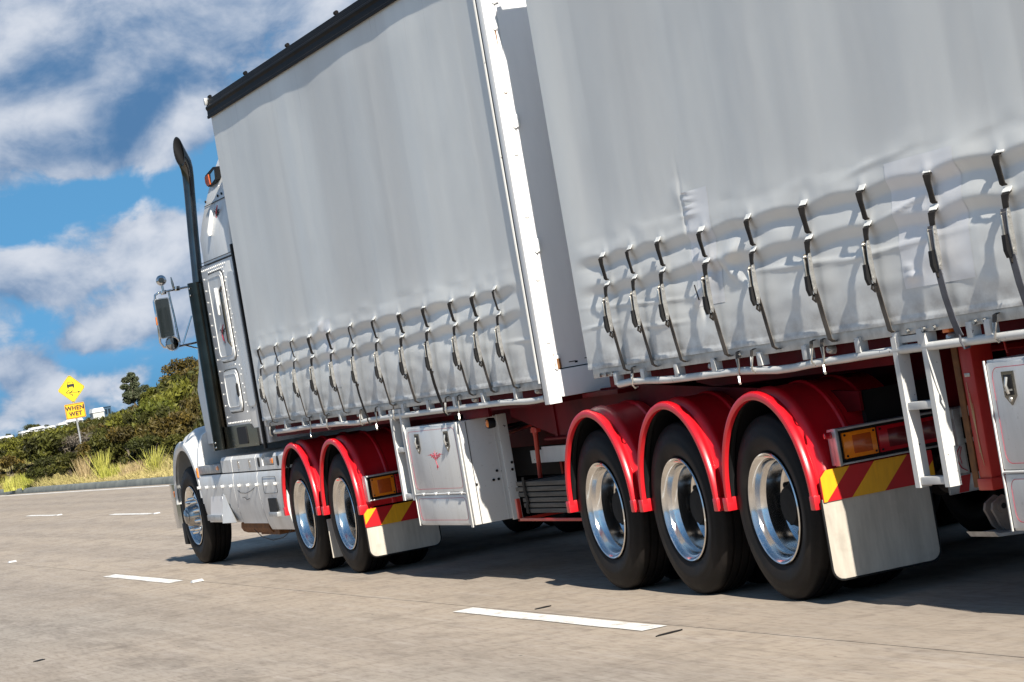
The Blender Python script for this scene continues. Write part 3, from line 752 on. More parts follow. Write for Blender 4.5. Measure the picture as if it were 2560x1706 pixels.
def curtain_fn_factory(straps, zu, zl, zb, seed, y_lo, y_hi, dents=()):
    S = sorted(straps)
    def f(y, z):
        # distance to the nearest strap over half the local spacing
        d = 9.0; sp = 0.6
        for i in range(len(S)):
            if abs(y-S[i]) < d:
                d = abs(y-S[i])
        i = 0
        while i < len(S) and S[i] < y: i += 1
        if 0 < i < len(S): sp = S[i]-S[i-1]
        s = min(1.0, d/(sp/2))
        endf = min(1.0, max(0.0, (y-y_lo)/.45), max(0.0, (y_hi-y)/.45)); endf = endf*endf*(3-2*endf)
        nA = noise.noise(Vector((y*1.3, 3.1+seed, .7))); nB = noise.noise(Vector((y*2.1, 7.1+seed, .2)))
        o = 0.0
        for z0, amp, n_ in ((zu, .018, nA), (zl, .0145, nB)):
            zl_ = z0 + .010 + .020*math.sin(math.pi*s/2)**1.0 + .008*n_
            w = z-zl_; am = amp*(0.75+.5*n_)*(.75+.25*s)
            if w > 0: o += am*math.exp(-(w/.11)**1.3)
            elif w > -.075:
                t = -w/.075; t = t*t*(3-2*t); o += am*(1-t) + (-.012)*t
            else: o += -.012*math.exp((w+.075)/.09)
            # tight pucker right at the strap
            o += .006*math.exp(-((y-0) if False else d)**2/.0016)*math.exp(-(w/.05)**2)
        o *= endf
        # slack belly below the lower straps, tucked in again at the hem
        b = (z-zb)/(zl-zb)
        if 0 < b < 1: o += (.006+.010*nA)*math.sin(math.pi*b)*(.4+.6*s)*endf
        # soft vertical billows, tarpaulin stretched over poles
        h = max(0.0, min(1.0, (4.09-z)/.25))*max(0.0, min(1.0, (z-zb)/.3))
        o += h*endf*(.016*noise.noise(Vector((y*.75, z*.22, seed))) + .0045*noise.noise(Vector((y*2.0+z*.18, z*.20, 4+seed))) + .0010*noise.noise(Vector((y*4.5+z*.3, z*.35, 8+seed))))
        o += .0004*noise.noise(Vector((y*9, z*5, 2+seed)))
        if z < zu+.15: o += .0035*noise.noise(Vector((y*4.0, z*13, 5+seed)))*endf
        for (cy, cz, sy, sz, rot, amp) in dents:
            u = (y-cy); v = (z-cz); c_, s_ = math.cos(rot), math.sin(rot)
            a = (u*c_+v*s_)/sy; bb = (-u*s_+v*c_)/sz
            q = a*a+bb*bb
            if q < 9: o += amp*math.exp(-q)
        # hem bead
        if z < zb+.022: o += .004
        return o
    return f
def curtain_mesh(f, y0, y1, zb, zt, ny, zvals, xs=-1, x0=0.0):
    m = MB(); ysv = [y0+(y1-y0)*i/ny for i in range(ny+1)]; nz = len(zvals)
    vs = [(x0+xs*f(y, z), y, z) for y in ysv for z in zvals]
    fs = [(i*nz+j, (i+1)*nz+j, (i+1)*nz+j+1, i*nz+j+1) for i in range(ny) for j in range(nz-1)]
    me = bpy.data.meshes.new('curtain'); me.from_pydata(vs, [], fs)
    me.polygons.foreach_set('use_smooth', [True]*len(fs)); me.materials.append(MATS['curtain']); me.update()
    return me
def patch_part(parent, f, y0, y1, z0, z1, off=.0014):
    ny = max(6, int((y1-y0)/.02)); nz = max(8, int((z1-z0)/.012))
    vs = [(-f(y0+(y1-y0)*i/ny, z0+(z1-z0)*j/nz)-off, y0+(y1-y0)*i/ny, z0+(z1-z0)*j/nz) for i in range(ny+1) for j in range(nz+1)]
    fs = [(i*(nz+1)+j, (i+1)*(nz+1)+j, (i+1)*(nz+1)+j+1, i*(nz+1)+j+1) for i in range(ny) for j in range(nz)]
    me = bpy.data.meshes.new('repair_patch'); me.from_pydata(vs, [], fs); me.polygons.foreach_set('use_smooth', [True]*len(fs)); me.materials.append(MATS['curtain_patch']); me.update()
    return link('repair_patch', me, parent)
def zgrid(zb, zu, zt):
    z = list(np.arange(zb, zu+.14, .010)); z += list(np.arange(z[-1]+.02, zt, .045)); z.append(zt); return z

def pelmet(parent, y0, y1, zlo, bolts):
    prof = [(.02, zlo+.015), (-.030, zlo), (-.050, zlo+.004), (-.052, zlo+.022), (-.040, zlo+.030), (-.036, zlo+.070), (-.050, zlo+.082), (-.056, zlo+.094), (-.050, zlo+.108), (-.030, zlo+.116), (-.028, zlo+.128), (-.022, zlo+.130), (-.020, zlo+.142), (-.012, zlo+.145), (-.008, zlo+.170), (.03, zlo+.175)]
    prof = [(x*.55 if x < 0 else x, z) for x, z in prof]
    m = MB(); m.prism(prof, 'y', y0, y1); o = part('roof_rail', m, 'black_rail', parent, 25)
    for y in bolts:
        m = MB(); m.lathe([(-.022, .0001), (-.022, .016), (.022, .016), (.022, .0001)], .005, y, zlo+.187, 10, 'y'); part('roof_roller', m, 'black_rail', o)
    return o

def rope_rail(parent, y0, y1, z, stan, sag=()):
    P = [(.02, y0+(y1-y0)*i/40, z + sum(a*math.exp(-(((y0+(y1-y0)*i/40)-c)/.35)**2) for c, a in sag)) for i in range(41)]
    m = MB(); m.tube(P, .021, 10); o = part('rope_rail', m, 'chipped_white', parent, 60)
    for y in stan:
        s = MB(); s.box(.004, .014, y-.026, y+.026, z+.012, z+.085, .002); s.box(.014, .05, y-.026, y-.019, z+.012, z+.085); part('rail_bracket', s, 'chipped_white', o)
    return o

# =================================================================== LEAD TRAILER (A)
LT = thing('curtain_side_trailer', 'grey curtain-sided lead trailer with red mudguards and three axles, between cab and rear trailer', 'trailer', (1.25, 4.0, 0), 'curtain-sided trailers')
A_F, A_R = 10.45, 2.98
A_STR = [10.05, 9.46, 8.91, 8.34, 7.745, 7.105, 6.46, 5.81, 5.18, 4.56, 4.095, 3.63]
zuA, zlA, zbA = 1.970, 1.802, 1.350
fA = curtain_fn_factory(A_STR, zuA, zlA, zbA, 1.3, 3.12, 10.44, dents=((8.0, 2.05, .10, .03, -.3, .012), (7.9, 1.95, .05, .06, 0, -.008), (3.3, 1.62, .3, .012, .02, .006), (3.3, 1.50, .10, .14, 0, -.010)))
me = curtain_mesh(fA, 3.115, 10.44, zbA, 4.11, 420, zgrid(zbA, zuA, 4.11)); cA = link('curtain', me, LT)
patch_part(LT, fA, 7.70, 8.015, 1.53, 2.08)
m = MB(); m.box(2.498, 2.503, 3.1, 10.44, 1.35, 4.11); part('curtain', m, 'curtain', LT)
m = MB(); m.box(.03, 2.47, 3.05, 10.44, 4.17, 4.255, .01); part('roof', m, 'roof_white', LT)
m = MB(); m.box(.012, 2.488, 10.40, 10.455, 1.30, 4.25, .01); part('front_wall', m, 'white_paint', LT)
pelmet(LT, 3.06, 10.47, 4.09, (10.39, 9.045, 7.63, 6.18, 4.75))
m = MB(); m.box(2.46, 2.55, 3.06, 10.47, 4.09, 4.265, .01); part('roof_rail', m, 'black_rail', LT)
m = MB(); m.box(-.035, .0, 10.446, 10.475, 4.215, 4.275, .004); part('rail_end_cap', m, 'galv', LT)
m = MB(); m.box(-.016, .070, A_R, 3.072, 1.19, 4.27, .004); part('corner_post', m, 'post_white', LT)
m = MB(); m.box(2.43, 2.516, A_R, 3.072, 1.19, 4.27, .004); part('corner_post', m, 'post_white', LT)
m = MB(); m.box(-.010, .012, 3.074, 3.100, 1.24, 4.11); part('post_seal', m, 'rubber_black', LT)
m = MB(); m.tube([(-.004, 3.118, 1.33), (-.004, 3.118, 4.10)], .016, 8); part('curtain_pole', m, 'chipped_white', LT)
for z in (3.596, 3.192, 2.79, 2.39, 1.985, 1.583):
    m = MB(); m.lathe([(-.010, .0001), (-.008, .012), (-.001, .017), (.002, .018)], .044, A_R, z, 14, 'y'); bo = part('post_bolt', m, 'white_paint', LT)
    if z > 3.5 or z < 3.3 and z > 3.1:
        L = .12 if z > 3.5 else .02
        m = MB(); m.prism([(.030, z+.006), (.058, z+.006), (.060, z-.006), (.050, z-.022), (.047, z-L), (.043, z-L*.8), (.040, z-.022), (.029, z-.008)], 'y', A_R-.0008, A_R+.001); part('rust_streak', m, 'rust', LT)
for i in range(2):
    xa = .074+i*1.178; m = MB(); m.box(xa, xa+1.172, 2.988, 3.03, 1.405, 4.20, .004); part('rear_door', m, 'door_white', LT)
m = MB(); m.box(.0725, 2.427, 3.031, 3.068, 1.40, 4.22); part('door_jamb', m, 'rubber_black', LT)
m = MB(); m.box(.0705, 2.43, A_R-.006, 3.06, 4.205, 4.265, .004); part('rear_header', m, 'post_white', LT)
m = MB(); m.box(.0705, 2.43, A_R-.012, 3.10, 1.225, 1.398, .006); part('rear_sill', m, 'door_white', LT)
for z in (1.45, 2.2, 3.0, 3.8):
    m = MB(); m.box(.052, .10, A_R-.010, A_R-.001, z-.045, z+.04, .004); m.tube([(.068, A_R-.008, z-.05), (.068, A_R-.008, z+.045)], .008, 6)
    part('door_hinge', m, 'post_white', LT)
m = MB(); m.prism([(.056, 1.50), (.072, 1.495), (.070, 1.47), (.098, 1.468), (.10, 1.405), (.060, 1.402), (.058, 1.44), (.066, 1.45)], 'y', A_R-.0122, A_R-.0108); part('rust_streak', m, 'rust', LT)
# door bottom seal blotches
m = MB()
for x, z, w, h in ((.16, 1.432, .05, .006), (.20, 1.424, .02, .012), (.27, 1.44, .04, .006), (.33, 1.43, .06, .005), (.42, 1.436, .05, .006)): m.box(x, x+w, 2.9868, 2.989, z, z+h)
part('door_scuff', m, 'rubber_black', LT)['kind'] = 'stuff'
# deck, coaming, chassis
m = MB(); m.box(.022, .075, 3.1, 10.44, 1.295, 1.372, .004); part('coaming', m, 'alu', LT)
m = MB(); m.box(.10, 2.40, 3.09, 10.42, 1.19, 1.36); part('deck', m, 'red_frame', LT)
m = MB(); m.box(2.41, 2.47, 3.1, 10.44, 1.295, 1.372); part('coaming', m, 'alu', LT)
for xa in (.78, 1.60):
    m = MB(); m.box(xa, xa+.12, -.70, 9.6, .86, 1.185, .006); part('chassis_rail', m, 'red_frame', LT)
m = MB(); m.prism([(4.75, 1.188), (4.75, 1.12), (3.9, .96), (2.75, .95), (-.62, .95), (-.62, 1.05), (2.4, 1.235), (2.97, 1.235), (3.08, 1.188)], 'x', .33, .345); part('side_plate', m, 'red_frame', LT)
m = MB(); m.box(.20, 2.3, 2.35, 2.96, 1.195, 1.222); part('rear_deck', m, 'red_frame', LT)
m = MB(); m.box(.32, 2.2, 3.85, 3.9, .955, 1.185); m.tube([(.32, 4.1, .945), (.32, 2.9, .945)], .012, 6); part('cross_member', m, 'red_frame', LT)
m = MB(); m.box(.55, 1.95, -.3, 1.9, 1.19, 1.23); part('turntable_plate', m, 'dark_steel', LT)
rope_rail(LT, 10.14, 3.14, 1.240, [9.71, 9.112, 8.526, 7.944, 7.345, 6.818, 6.204, 5.584, 4.964, 4.339, 3.67], sag=((7.5, -.012), (9.0, .006), (3.4, -.015)))
SA = strap_meshes(zuA, zlA, zbA-.012, 'webbing_dusty')
SB_dark = None
def place_straps(parent, ys, M, dark=()):
    b = WBASE[parent.name]
    for i, y in enumerate(ys):
        dy = random.uniform(-.012, .012)
        o = link('strap', M['strap'] if i not in dark else M.get('strap_alt', M['strap']), parent, (-b[0], y+dy-b[1], -b[2]))
        for k in ('strap_loop', 'strap_head', 'buckle', 'buckle_lever', 'strap_tail', 'weld_patch', 'weld_patch2'):
            c = link(k.rstrip('2'), M[k], o, (0, 0, 0))
            if k == 'strap_loop': c.location.y = -dy*1.5; c.rotation_euler = (random.uniform(-.006, .006), 0, random.uniform(-.10, .10))
        o.rotation_euler = (random.uniform(-.009, .009), 0, random.uniform(-.09, .09)); o.location.y += 1.7*o.rotation_euler.x; o.location.z += random.uniform(-.008, .004)
def alt_strap(zl, zb, mname):
    tail = MB()
    ribbon(tail, [(-.055, zl-.06), (-.060, zl-.18), (-.058, zl-.235), (-.055, zl-.27), (-.048, (zl-.27+zb)/2), (-.034, zb+.0), (-.022, zb-.06), (-.016, zb-.075)], .050, .0035, [0, 0, 0, -.004, -.012, -.022, -.03, -.032])
    tail.tube([(-.018, -.032, zb-.07), (-.022, -.034, zb-.10), (-.008, -.036, zb-.135), (.02, -.038, zb-.13)], .006, 6)
    return tail.mesh('strap', mname, 30)
SA['strap_alt'] = alt_strap(zlA, zbA-.012, 'webbing')
place_straps(LT, A_STR, SA, dark=(5, 8))
bA = WBASE[LT.name]
for i, y in enumerate((8.86, 8.30, 7.31, 6.90, 6.40, 5.12, 4.86, 10.2)):
    k = 0 if i in (0, 3, 6) else 1
    o = link('tie_hook', HOOKS[k][0], LT, (-bA[0], y-bA[1], -bA[2])); link('wire_hook', HOOKS[k][1], o, (0, 0, 0))
for y in (7.62, 6.1, 4.72, 3.42):   # rail-mounted marker bullets
    m = MB(); m.lathe([(-.03, .0001), (-.026, .016), (-.01, .024), (.02, .026), (.04, .026)], .085, y, 1.285, 12); part('marker_lamp', m, 'lens_clear', LT)
m = MB(); m.lathe([(-.012, .0001), (-.010, .018), (-.004, .026), (.0, .028)], .10, 4.60, 1.105, 16); mo = part('side_marker_lamp', m, 'lens_amber', LT)
m = MB(); m.lathe([(.001, .026), (-.004, .034), (.01, .038), (.05, .034)], .10, 4.60, 1.105, 16); part('lamp_housing', m, 'rubber_black', mo)
m = MB(); m.box(.085, .11, 4.50, 5.06, 1.15, 1.215, .004); part('lamp_bracket', m, 'red_frame', LT)
# ladder, toolbox
LA = MB(); LA.box(.02, .09, 6.309, 6.515, 1.262, 1.292, .004); la = part('ladder', LA, 'chipped_white', LT)
ladder(la, 6.262, 6.562, .60, 1.29)
tb = toolbox(LT, 4.97, 6.225, .410, 1.146, .36, .640, True, (5.95, 5.25))
m = MB(); m.box(.06, .064, 4.9655, 4.9695, .41, 1.14); part('box_seam', m, 'rubber_black', tb)
m = MB(); m.box(.262, .268, 4.9655, 4.9695, .41, 1.14); part('box_seam', m, 'chipped_white', tb)
m = MB(); m.box(.29, .36, 4.940, 4.969, .40, 1.15, .004); part('box_rib', m, 'chipped_white', tb)
m = MB()
for x, z in ((.235, .76), (.20, .70), (.238, .70), (.07, .69), (.345, .80), (.34, .75)): m.lathe([(-.002, .0001), (-.002, .010), (.003, .010)], x, 4.967 if x < .28 else 4.938, z, 10, 'y')
part('bolt_hole', m, 'rubber_black', tb)['kind'] = 'stuff'
# dunnage rack under the deck
m = MB(); m.box(.20, .226, 4.56, 4.60, .405, .56, .003); m.box(.20, .60, 4.56, 4.60, .405, .425, .003); m.box(.20, .226, 3.3, 4.56, .405, .425, .003); m.box(.2, .226, 3.3, 3.34, .405, .56); m.box(.574, .6, 3.3, 4.6, .405, .425); m.box(.574, .6, 4.56, 4.6, .405, .86); m.box(.574, .6, 3.3, 3.34, .405, .86)
part('dunnage_rack', m, 'red_leg', LT)
# hanger bracket and landing gear crank behind the box
m = MB(); m.box(.42, .44, 3.35, 4.50, .775, .885, .004); hb = part('hanger_bracket', m, 'chipped_white', LT)
m = MB(); m.box(.46, .48, 4.30, 4.85, .77, .86, .004); part('hanger_bracket', m, 'chipped_white', LT)
m = MB()
for y in (3.98, 3.70):
    for z in (.85, .80): m.lathe([(-.003, .0001), (-.003, .013), (.002, .013)], .42, y, z, 10)
part('bolt_hole', m, 'rubber_black', hb)['kind'] = 'stuff'
m = MB(); m.tube([(.40, 4.50, 1.03), (.40, 4.51, .96), (.40, 4.56, .66)], [.028, .017, .017], 8); m.box(.385, .42, 4.44, 4.56, .99, 1.02, .003); part('landing_leg_crank', m, 'red_leg', LT)
for xs_ in (.62, 1.70):
    m = MB(); m.box(xs_, xs_+.16, 6.75, 6.91, .50, 1.19, .006); m.box(xs_-.06, xs_+.22, 6.70, 6.96, .44, .475, .004); part('landing_leg', m, 'dark_steel', LT)
# axles, wheels, mudguards
for y in (0.0, 1.232, 2.464):
    dual_wheel(LT, y); dual_wheel(LT, y, True)
    mudguard(LT, y-.045); mudguard(LT, y-.045, True)
    for xq in (.92, 1.58):
        m = MB(); m.lathe([(-.10, .05), (-.09, .075), (-.01, .08), (.0, .086), (.012, .086), (.02, .08), (.10, .075), (.11, .0001)], xq, y-.22, .50, 16, 'y'); part('brake_chamber', m, 'foot_steel', LT)
    m = MB(); m.tube([(.92, y-.12, .55), (.88, y-.02, .68), (.86, y+.1, .84)], .009, 6); part('air_line', m, 'rubber_black', LT)
    m = MB(); m.tube([(.30, y, .5), (2.2, y, .5)], .065, 12); m.box(.72, .84, y-.35, y+.35, .56, .64); m.box(1.66, 1.78, y-.35, y+.35, .56, .64); part('axle', m, 'dark_steel', LT)
    for xq in (.66, 1.70):
        m = MB(); m.box(xq, xq+.14, y-.12, y+.12, .64, .88, .02); part('air_spring', m, 'rubber_black', LT)
# rear of the turntable end: lights, board, flap
tail_lights(LT, .118, .84, .700, .886, -.68, ((.160, .352, 'amber'), (.362, .553, 'red'), (.563, .755, 'red')))
m = MB(); m.lathe([(-.028, .0001), (-.026, .014), (.0, .018), (.03, .018)], .104, -.66, .858, 10); part('side_marker_lamp', m, 'lens_red', LT)
chevron(LT, .012, .66, .530, .690, -.66, .155, ((-.30, .03), (.25, .54), (.84, 1.15)))
mudflap(LT, .004, .622, .128, .545, -.655)
m = MB(); m.box(.70, 1.80, -.79, -.775, .832, .884, .003); m.box(.745, .785, -.80, -.755, .545, .88, .003); m.box(.785, 1.78, -.79, -.775, .700, .722, .003); m.box(.655, 1.86, -.80, -.78, .452, .545, .004); rb = part('rear_bar', m, 'alu', LT)
m = MB(); m.box(.80, .905, -.806, -.795, .735, .822, .003); part('number_plate', m, 'glass_dark', rb)
m = MB(); m.box(.70, .77, -.812, -.803, .552, .694, .003); pl = part('bracket_plate', m, 'white_paint', rb)
m = MB(); m.tube([(.745, -.814, .69), (.722, -.814, .66), (.718, -.814, .62), (.735, -.814, .58), (.765, -.814, .56)], .003, 4); m.tube([(.752, -.814, .685), (.735, -.814, .64), (.74, -.814, .60)], .0022, 4); part('scroll_ornament', m, 'pinstripe', pl)
for xq in (.705, 1.0):
    m = MB(); m.prism([(xq, .456), (xq+.055, .456), (xq+.08, .54), (xq+.025, .54)], 'y', -.803, -.8005); part('reflector_stripe', m, 'stripe_red', rb)
m = MB(); m.box(.36, 2.14, -.60, -.56, .78, 1.05); part('cross_member', m, 'dark_steel', LT)

for k in range(3):
    m = MB(); m.tube([(.50+.06*k, 6.6, 1.10), (.48+.05*k, 5.6, 1.04-.03*k), (.50, 4.4, 1.08), (.47+.04*k, 3.2, 1.02-.02*k), (.50, 1.8, 1.06)], .011, 6); part('air_line', m, 'rubber_black' if k < 2 else 'red_leg', LT)
# =================================================================== REAR TRAILER (B)
RT = thing('curtain_side_trailer', 'large grey curtain-sided rear trailer with buckled straps, filling the right of the picture', 'trailer', (1.25, -4.0, 0), 'curtain-sided trailers')
B_F, B_R = 2.25, -11.0
B_STR = [1.655, 1.227, .797, .19, -.42, -1.075, -1.706, -2.36, -3.01, -3.65, -4.29, -4.93]
zuB, zlB, zbB = 2.012, 1.843, 1.368
dB = ((.45, 2.25, .14, .012, .12, .009), (.40, 2.205, .11, .012, .05, .008), (.40, 2.165, .10, .010, .05, .007), (.38, 2.12, .10, .01, 0, .006), (.44, 2.1, .02, .2, -.06, -.006),
      (.35, 1.72, .16, .02, -.5, .012), (.46, 1.66, .05, .05, 0, .012), (.40, 1.60, .03, .05, .2, -.012), (-.02, 1.78, .10, .03, .5, .016), (-.10, 1.87, .14, .05, -.3, .022), (-.22, 1.74, .05, .04, 0, -.012),
      (-1.75, 2.12, .18, .02, -.10, .006), (-2.15, 2.15, .22, .02, -.12, .004), (-2.05, 1.575, .06, .022, 0, .012), (-2.02, 1.62, .05, .012, 0, .006), (-2.1, 1.90, .2, .012, -.15, .008), (-1.9, 1.72, .6, .012, -.03, .006), (-2.7, 2.12, .3, .03, -.1, .003),
      (1.2, 1.70, .8, .010, .04, .005), (1.95, 1.62, .3, .008, -.03, .005), (1.0, 1.56, .35, .012, .02, .006), (-.9, 1.73, .6, .014, .03, .007))
fB = curtain_fn_factory(B_STR, zuB, zlB, zbB, 5.9, -10.9, 2.25, dents=dB)
me = curtain_mesh(fB, -4.6, 2.248, zbB, 4.11, 460, zgrid(zbB, zuB, 4.11)); cB = link('curtain', me, RT)
m = MB(); m.box(-.006, .004, -10.95, -4.6, zbB, 4.11); part('curtain', m, 'curtain', RT)
m = MB(); m.box(2.498, 2.503, -10.95, 2.24, 1.36, 4.11); part('curtain', m, 'curtain', RT)
patch_part(RT, fB, -2.62, -1.95, 1.52, 2.105)
patch_part(RT, fB, .10, .445, 1.62, 2.245, .0014)
m = MB(); m.tube([(-.012, .425, 1.74), (-.016, .40, 1.69), (-.014, .392, 1.655)], .004, 5); part('curtain_tear', m, 'webbing', RT)
m = MB(); m.box(.03, 2.47, B_R, 2.22, 4.17, 4.255, .01); part('roof', m, 'roof_white', RT)
m = MB(); m.box(.010, 2.49, 2.20, 2.262, 1.37, 4.25, .008); part('front_wall', m, 'white_paint', RT)
m = MB(); m.box(.01, 2.49, B_R-.02, B_R+.04, 1.2, 4.25, .008); part('rear_wall', m, 'white_paint', RT)
pelmet(RT, B_R, 2.27, 4.09, (1.9, .5, -.9, -2.3, -3.7))
m = MB(); m.box(2.46, 2.55, B_R, 2.27, 4.09, 4.265, .01); part('roof_rail', m, 'black_rail', RT)
m = MB(); m.box(.018, .075, B_R+.05, 2.235, 1.312, 1.392, .004); part('coaming', m, 'alu', RT)
m = MB()
for y in (-1.86, -2.02, -2.12, .05, 1.9, 2.0, 2.1, -2.5, -2.58): m.lathe([(-.012, .0001), (-.012, .011), (.002, .012)], .016, y, 1.327, 8)
part('coaming_bolt', m, 'steel', RT)['kind'] = 'stuff'
m = MB(); m.box(.10, 2.40, B_R+.05, 2.19, 1.245, 1.38); part('deck', m, 'red_frame', RT)
m = MB(); m.prism([(1.35, 1.244), (1.35, 1.20), (1.1, 1.165), (-1.1, 1.165), (-1.2, 1.19), (-1.2, 1.244)], 'x', .30, .345); part('side_plate', m, 'red_frame', RT)
for xa in (.82, 1.56):
    m = MB(); m.box(xa, xa+.12, B_R+.1, -1.3, .90, 1.24, .006); part('chassis_rail', m, 'red_frame', RT)
rope_rail(RT, 1.84, -6.2, 1.246, [1.882-.03, 1.426, .923, .402, -.20, -.749, -1.342, -1.739, -1.979, -2.447, -2.608, -3.2, -3.8], sag=((-.45, -.022), (-1.1, -.008), (1.6, .02)))
SB = strap_meshes(zuB, zlB, zbB-.012, 'webbing_dusty'); SB['strap_alt'] = alt_strap(zlB, zbB-.012, 'webbing_blue')
place_straps(RT, B_STR, SB, dark=(7, 8))
bB = WBASE[RT.name]
for i, y in enumerate((1.55, .06, -.14, -.86, -.97, -2.70, -3.3)):
    k = 0 if i in (1, 4) else 1
    o = link('tie_hook', HOOKS[k][0], RT, (-bB[0], y-bB[1], .02-bB[2])); link('wire_hook', HOOKS[k][1], o, (0, 0, 0))
for y in (.58, -.90, -2.9):
    m = MB(); m.lathe([(-.03, .0001), (-.026, .016), (-.01, .024), (.02, .026), (.04, .026)], .085, y, 1.290, 12); part('marker_lamp', m, 'lens_clear', RT)
m = MB(); m.box(.03, .06, -2.215, -2.155, 1.295, 1.335, .004); part('side_marker_lamp', m, 'orange_box', RT)
m = MB(); m.lathe([(-.028, .0001), (-.022, .014), (-.006, .022), (.03, .022)], .055, -2.185, 1.272, 12); part('marker_lamp', m, 'lens_clear', RT)
LB = MB(); LB.box(.02, .09, -1.988, -1.747, 1.275, 1.308, .004); lb = part('ladder', LB, 'chipped_white', RT)
ladder(lb, -2.035, -1.700, .595, 1.31)
toolbox(RT, -3.95, -2.537, .392, 1.151, .45, .652, True, (-2.727, -3.75))
# legs
m = MB(); m.box(.20, .315, -2.07, -1.955, .60, 1.24, .010); m.box(.19, .325, -2.08, -1.945, .545, .602, .008); lg = part('landing_leg', m, 'red_leg', RT)
m = MB(); m.box(.195, .201, -1.953, -1.90, .56, 1.24); part('leg_gusset', m, 'rust', lg)
m = MB()
for k in range(3): m.tube([(.198, -1.99-.012*k, 1.05-.05*k), (.197, -2.0-.006*k, .88), (.198, -2.025+.01*k, .66+.03*k)], [.001, .0022, .001], 4)
part('pinstripe', m, 'pale_print', lg)
m = MB(); m.box(.196, .1995, -2.035, -1.985, 1.075, 1.092, .002); part('maker_badge', m, 'steel', lg)
m = MB(); P = [(-2.0, .515), (-1.945, .485), (-1.935, .455), (-1.95, .42), (-1.965, .375), (-2.0, .345), (-2.035, .375), (-2.05, .42), (-2.065, .455), (-2.055, .485)]
P = [(.2577+(p[0]+2.0), p[1]) for p in P]
m.prism(P, 'y', -2.04, -2.02); m.lathe([(-.012, .014), (-.012, .030), (.002, .030)], .247, -2.04, .465, 14, 'y'); m.prism(P, 'y', -1.97, -1.95); ft = part('leg_foot', m, 'foot_steel', RT)
m = MB(); m.disc(.247, -2.049, .465, .0145, 'y', 12); part('foot_pivot', m, 'rubber_black', ft)
m = MB(); m.prism([(.13, .365), (.15, .338), (.36, .325), (.385, .335), (.38, .345), (.16, .352)], 'y', -2.13, -1.87); part('foot_pad', m, 'galv', ft)
m = MB(); m.box(2.185, 2.30, -2.07, -1.955, .545, 1.24, .010); part('landing_leg', m, 'red_leg', RT)
m = MB(); m.tube([(.32, -1.97, 1.19), (.75, -1.6, 1.17)], .02, 6); part('leg_brace', m, 'red_leg', RT)
m = MB(); m.tube([(.26, -2.28, 1.24), (.26, -2.30, 1.16)], .006, 6); part('leg_wire', m, 'red_leg', RT)

# unseen off-side boxes and blocks, added to keep light from under the trailers
for pa, y0_, y1_ in ((LT, 4.97, 6.225), (RT, -3.95, -2.537)):
    m = MB(); m.box(2.10, 2.488, y0_, y1_, .41, 1.146, .004); part('toolbox', m, 'white_paint', pa)
m = MB(); m.box(1.75, 2.40, 3.15, 4.7, .42, 1.05, .02); part('light_block_right', m, 'dark_steel', LT)  # unseen block added to darken the ground under the lead trailer
m = MB(); m.box(1.95, 2.47, -2.45, -1.0, .45, 1.15, .02); part('light_block_rear', m, 'dark_steel', RT)  # unseen block added to keep light out from the right
m = MB(); m.box(.95, 1.55, -.5, 7.2, .62, .86, .02); part('air_tank', m, 'dark_steel', LT)  # long box under the chassis, added to block light rather than as a tank
mudflap(LT, 1.88, 2.496, .128, .545, -.655)  # unseen right-hand flap, added to block light from that side
# =================================================================== DUNNAGE BOARDS strapped in the rack
names = ['topmost', 'second from the top', 'third from the top', 'fourth from the top', 'fifth from the top', 'lowest']
zt = .672
for i in range(6):
    h = .029; z1 = zt-i*.0375; a0 = 4.62+random.uniform(-.05, .06) if i < 3 else 4.50+random.uniform(-.02, .03)
    m = MB(); m.box(.235, .53, 3.15+random.uniform(-.05, .05), a0, z1-h, z1, .003)
    tag(link('dunnage_board', m.mesh('dunnage_board', 'plank', 30)), 'weathered grey board, %s of the strapped stack before the red mudguards' % names[i], 'board', 'stacked dunnage boards')
m = MB(); P = [(.226, .705), (.228, .66), (.222, .60), (.229, .54), (.224, .49), (.230, .452)]
vs = []; n = len(P)
for i, (x, z) in enumerate(P):
    yy = 4.42+.012*math.sin(i*1.7); vs += [(x, yy-.022, z), (x, yy+.022, z), (x-.004, yy+.022, z), (x-.004, yy-.022, z)]
m.add(vs, [(4*i+k, 4*i+(k+1) % 4, 4*i+4+(k+1) % 4, 4*i+4+k) for i in range(n-1) for k in range(4)] + [(0, 1, 2, 3), (4*n-4, 4*n-3, 4*n-2, 4*n-1)])
m.box(.222, .54, 4.398, 4.442, .6735, .678); tag(link('tie_strap', m.mesh('tie_strap', 'webbing', 30)), 'black tie strap round the stack of grey boards', 'strap')

# =================================================================== PRIME MOVER
PM = thing('truck', 'white conventional prime mover with sleeper, chrome exhaust stack and red rear mudguards', 'truck', (1.25, 12.0, 0))
# sleeper lower box and tall tapering roof
m = MB(); m.box(.05, 2.45, 10.74, 12.05, 1.145, 2.872, .02); sl_ = part('sleeper', m, 'white_paint', PM)
LV = [(2.878, .050), (2.905, .052), (3.13, .056), (3.28, .10), (3.42, .150), (3.56, .208), (3.70, .268), (3.86, .345), (3.95, .45), (3.98, .60)]
m = MB(); vs = []; RN = 8
for z, x in LV:
    c = .10; ring = []
    yb, yf = 10.72, 11.97-(max(0, z-3.6))**2*1.2
    for (cx, cy, s) in ((2.5-x-c, yf-c, 0), (x+c, yf-c, 1), (x+c, yb+.02, 2), (2.5-x-c, yb+.02, 3)):
        rr = c if s < 2 else .02
        ccx = cx if s < 2 else (x+.02 if s == 2 else 2.5-x-.02)
        for k in range(5):
            t = (s+k/4)*math.pi/2; ring.append((ccx+rr*math.cos(t), cy+rr*math.sin(t), z))
    vs += ring
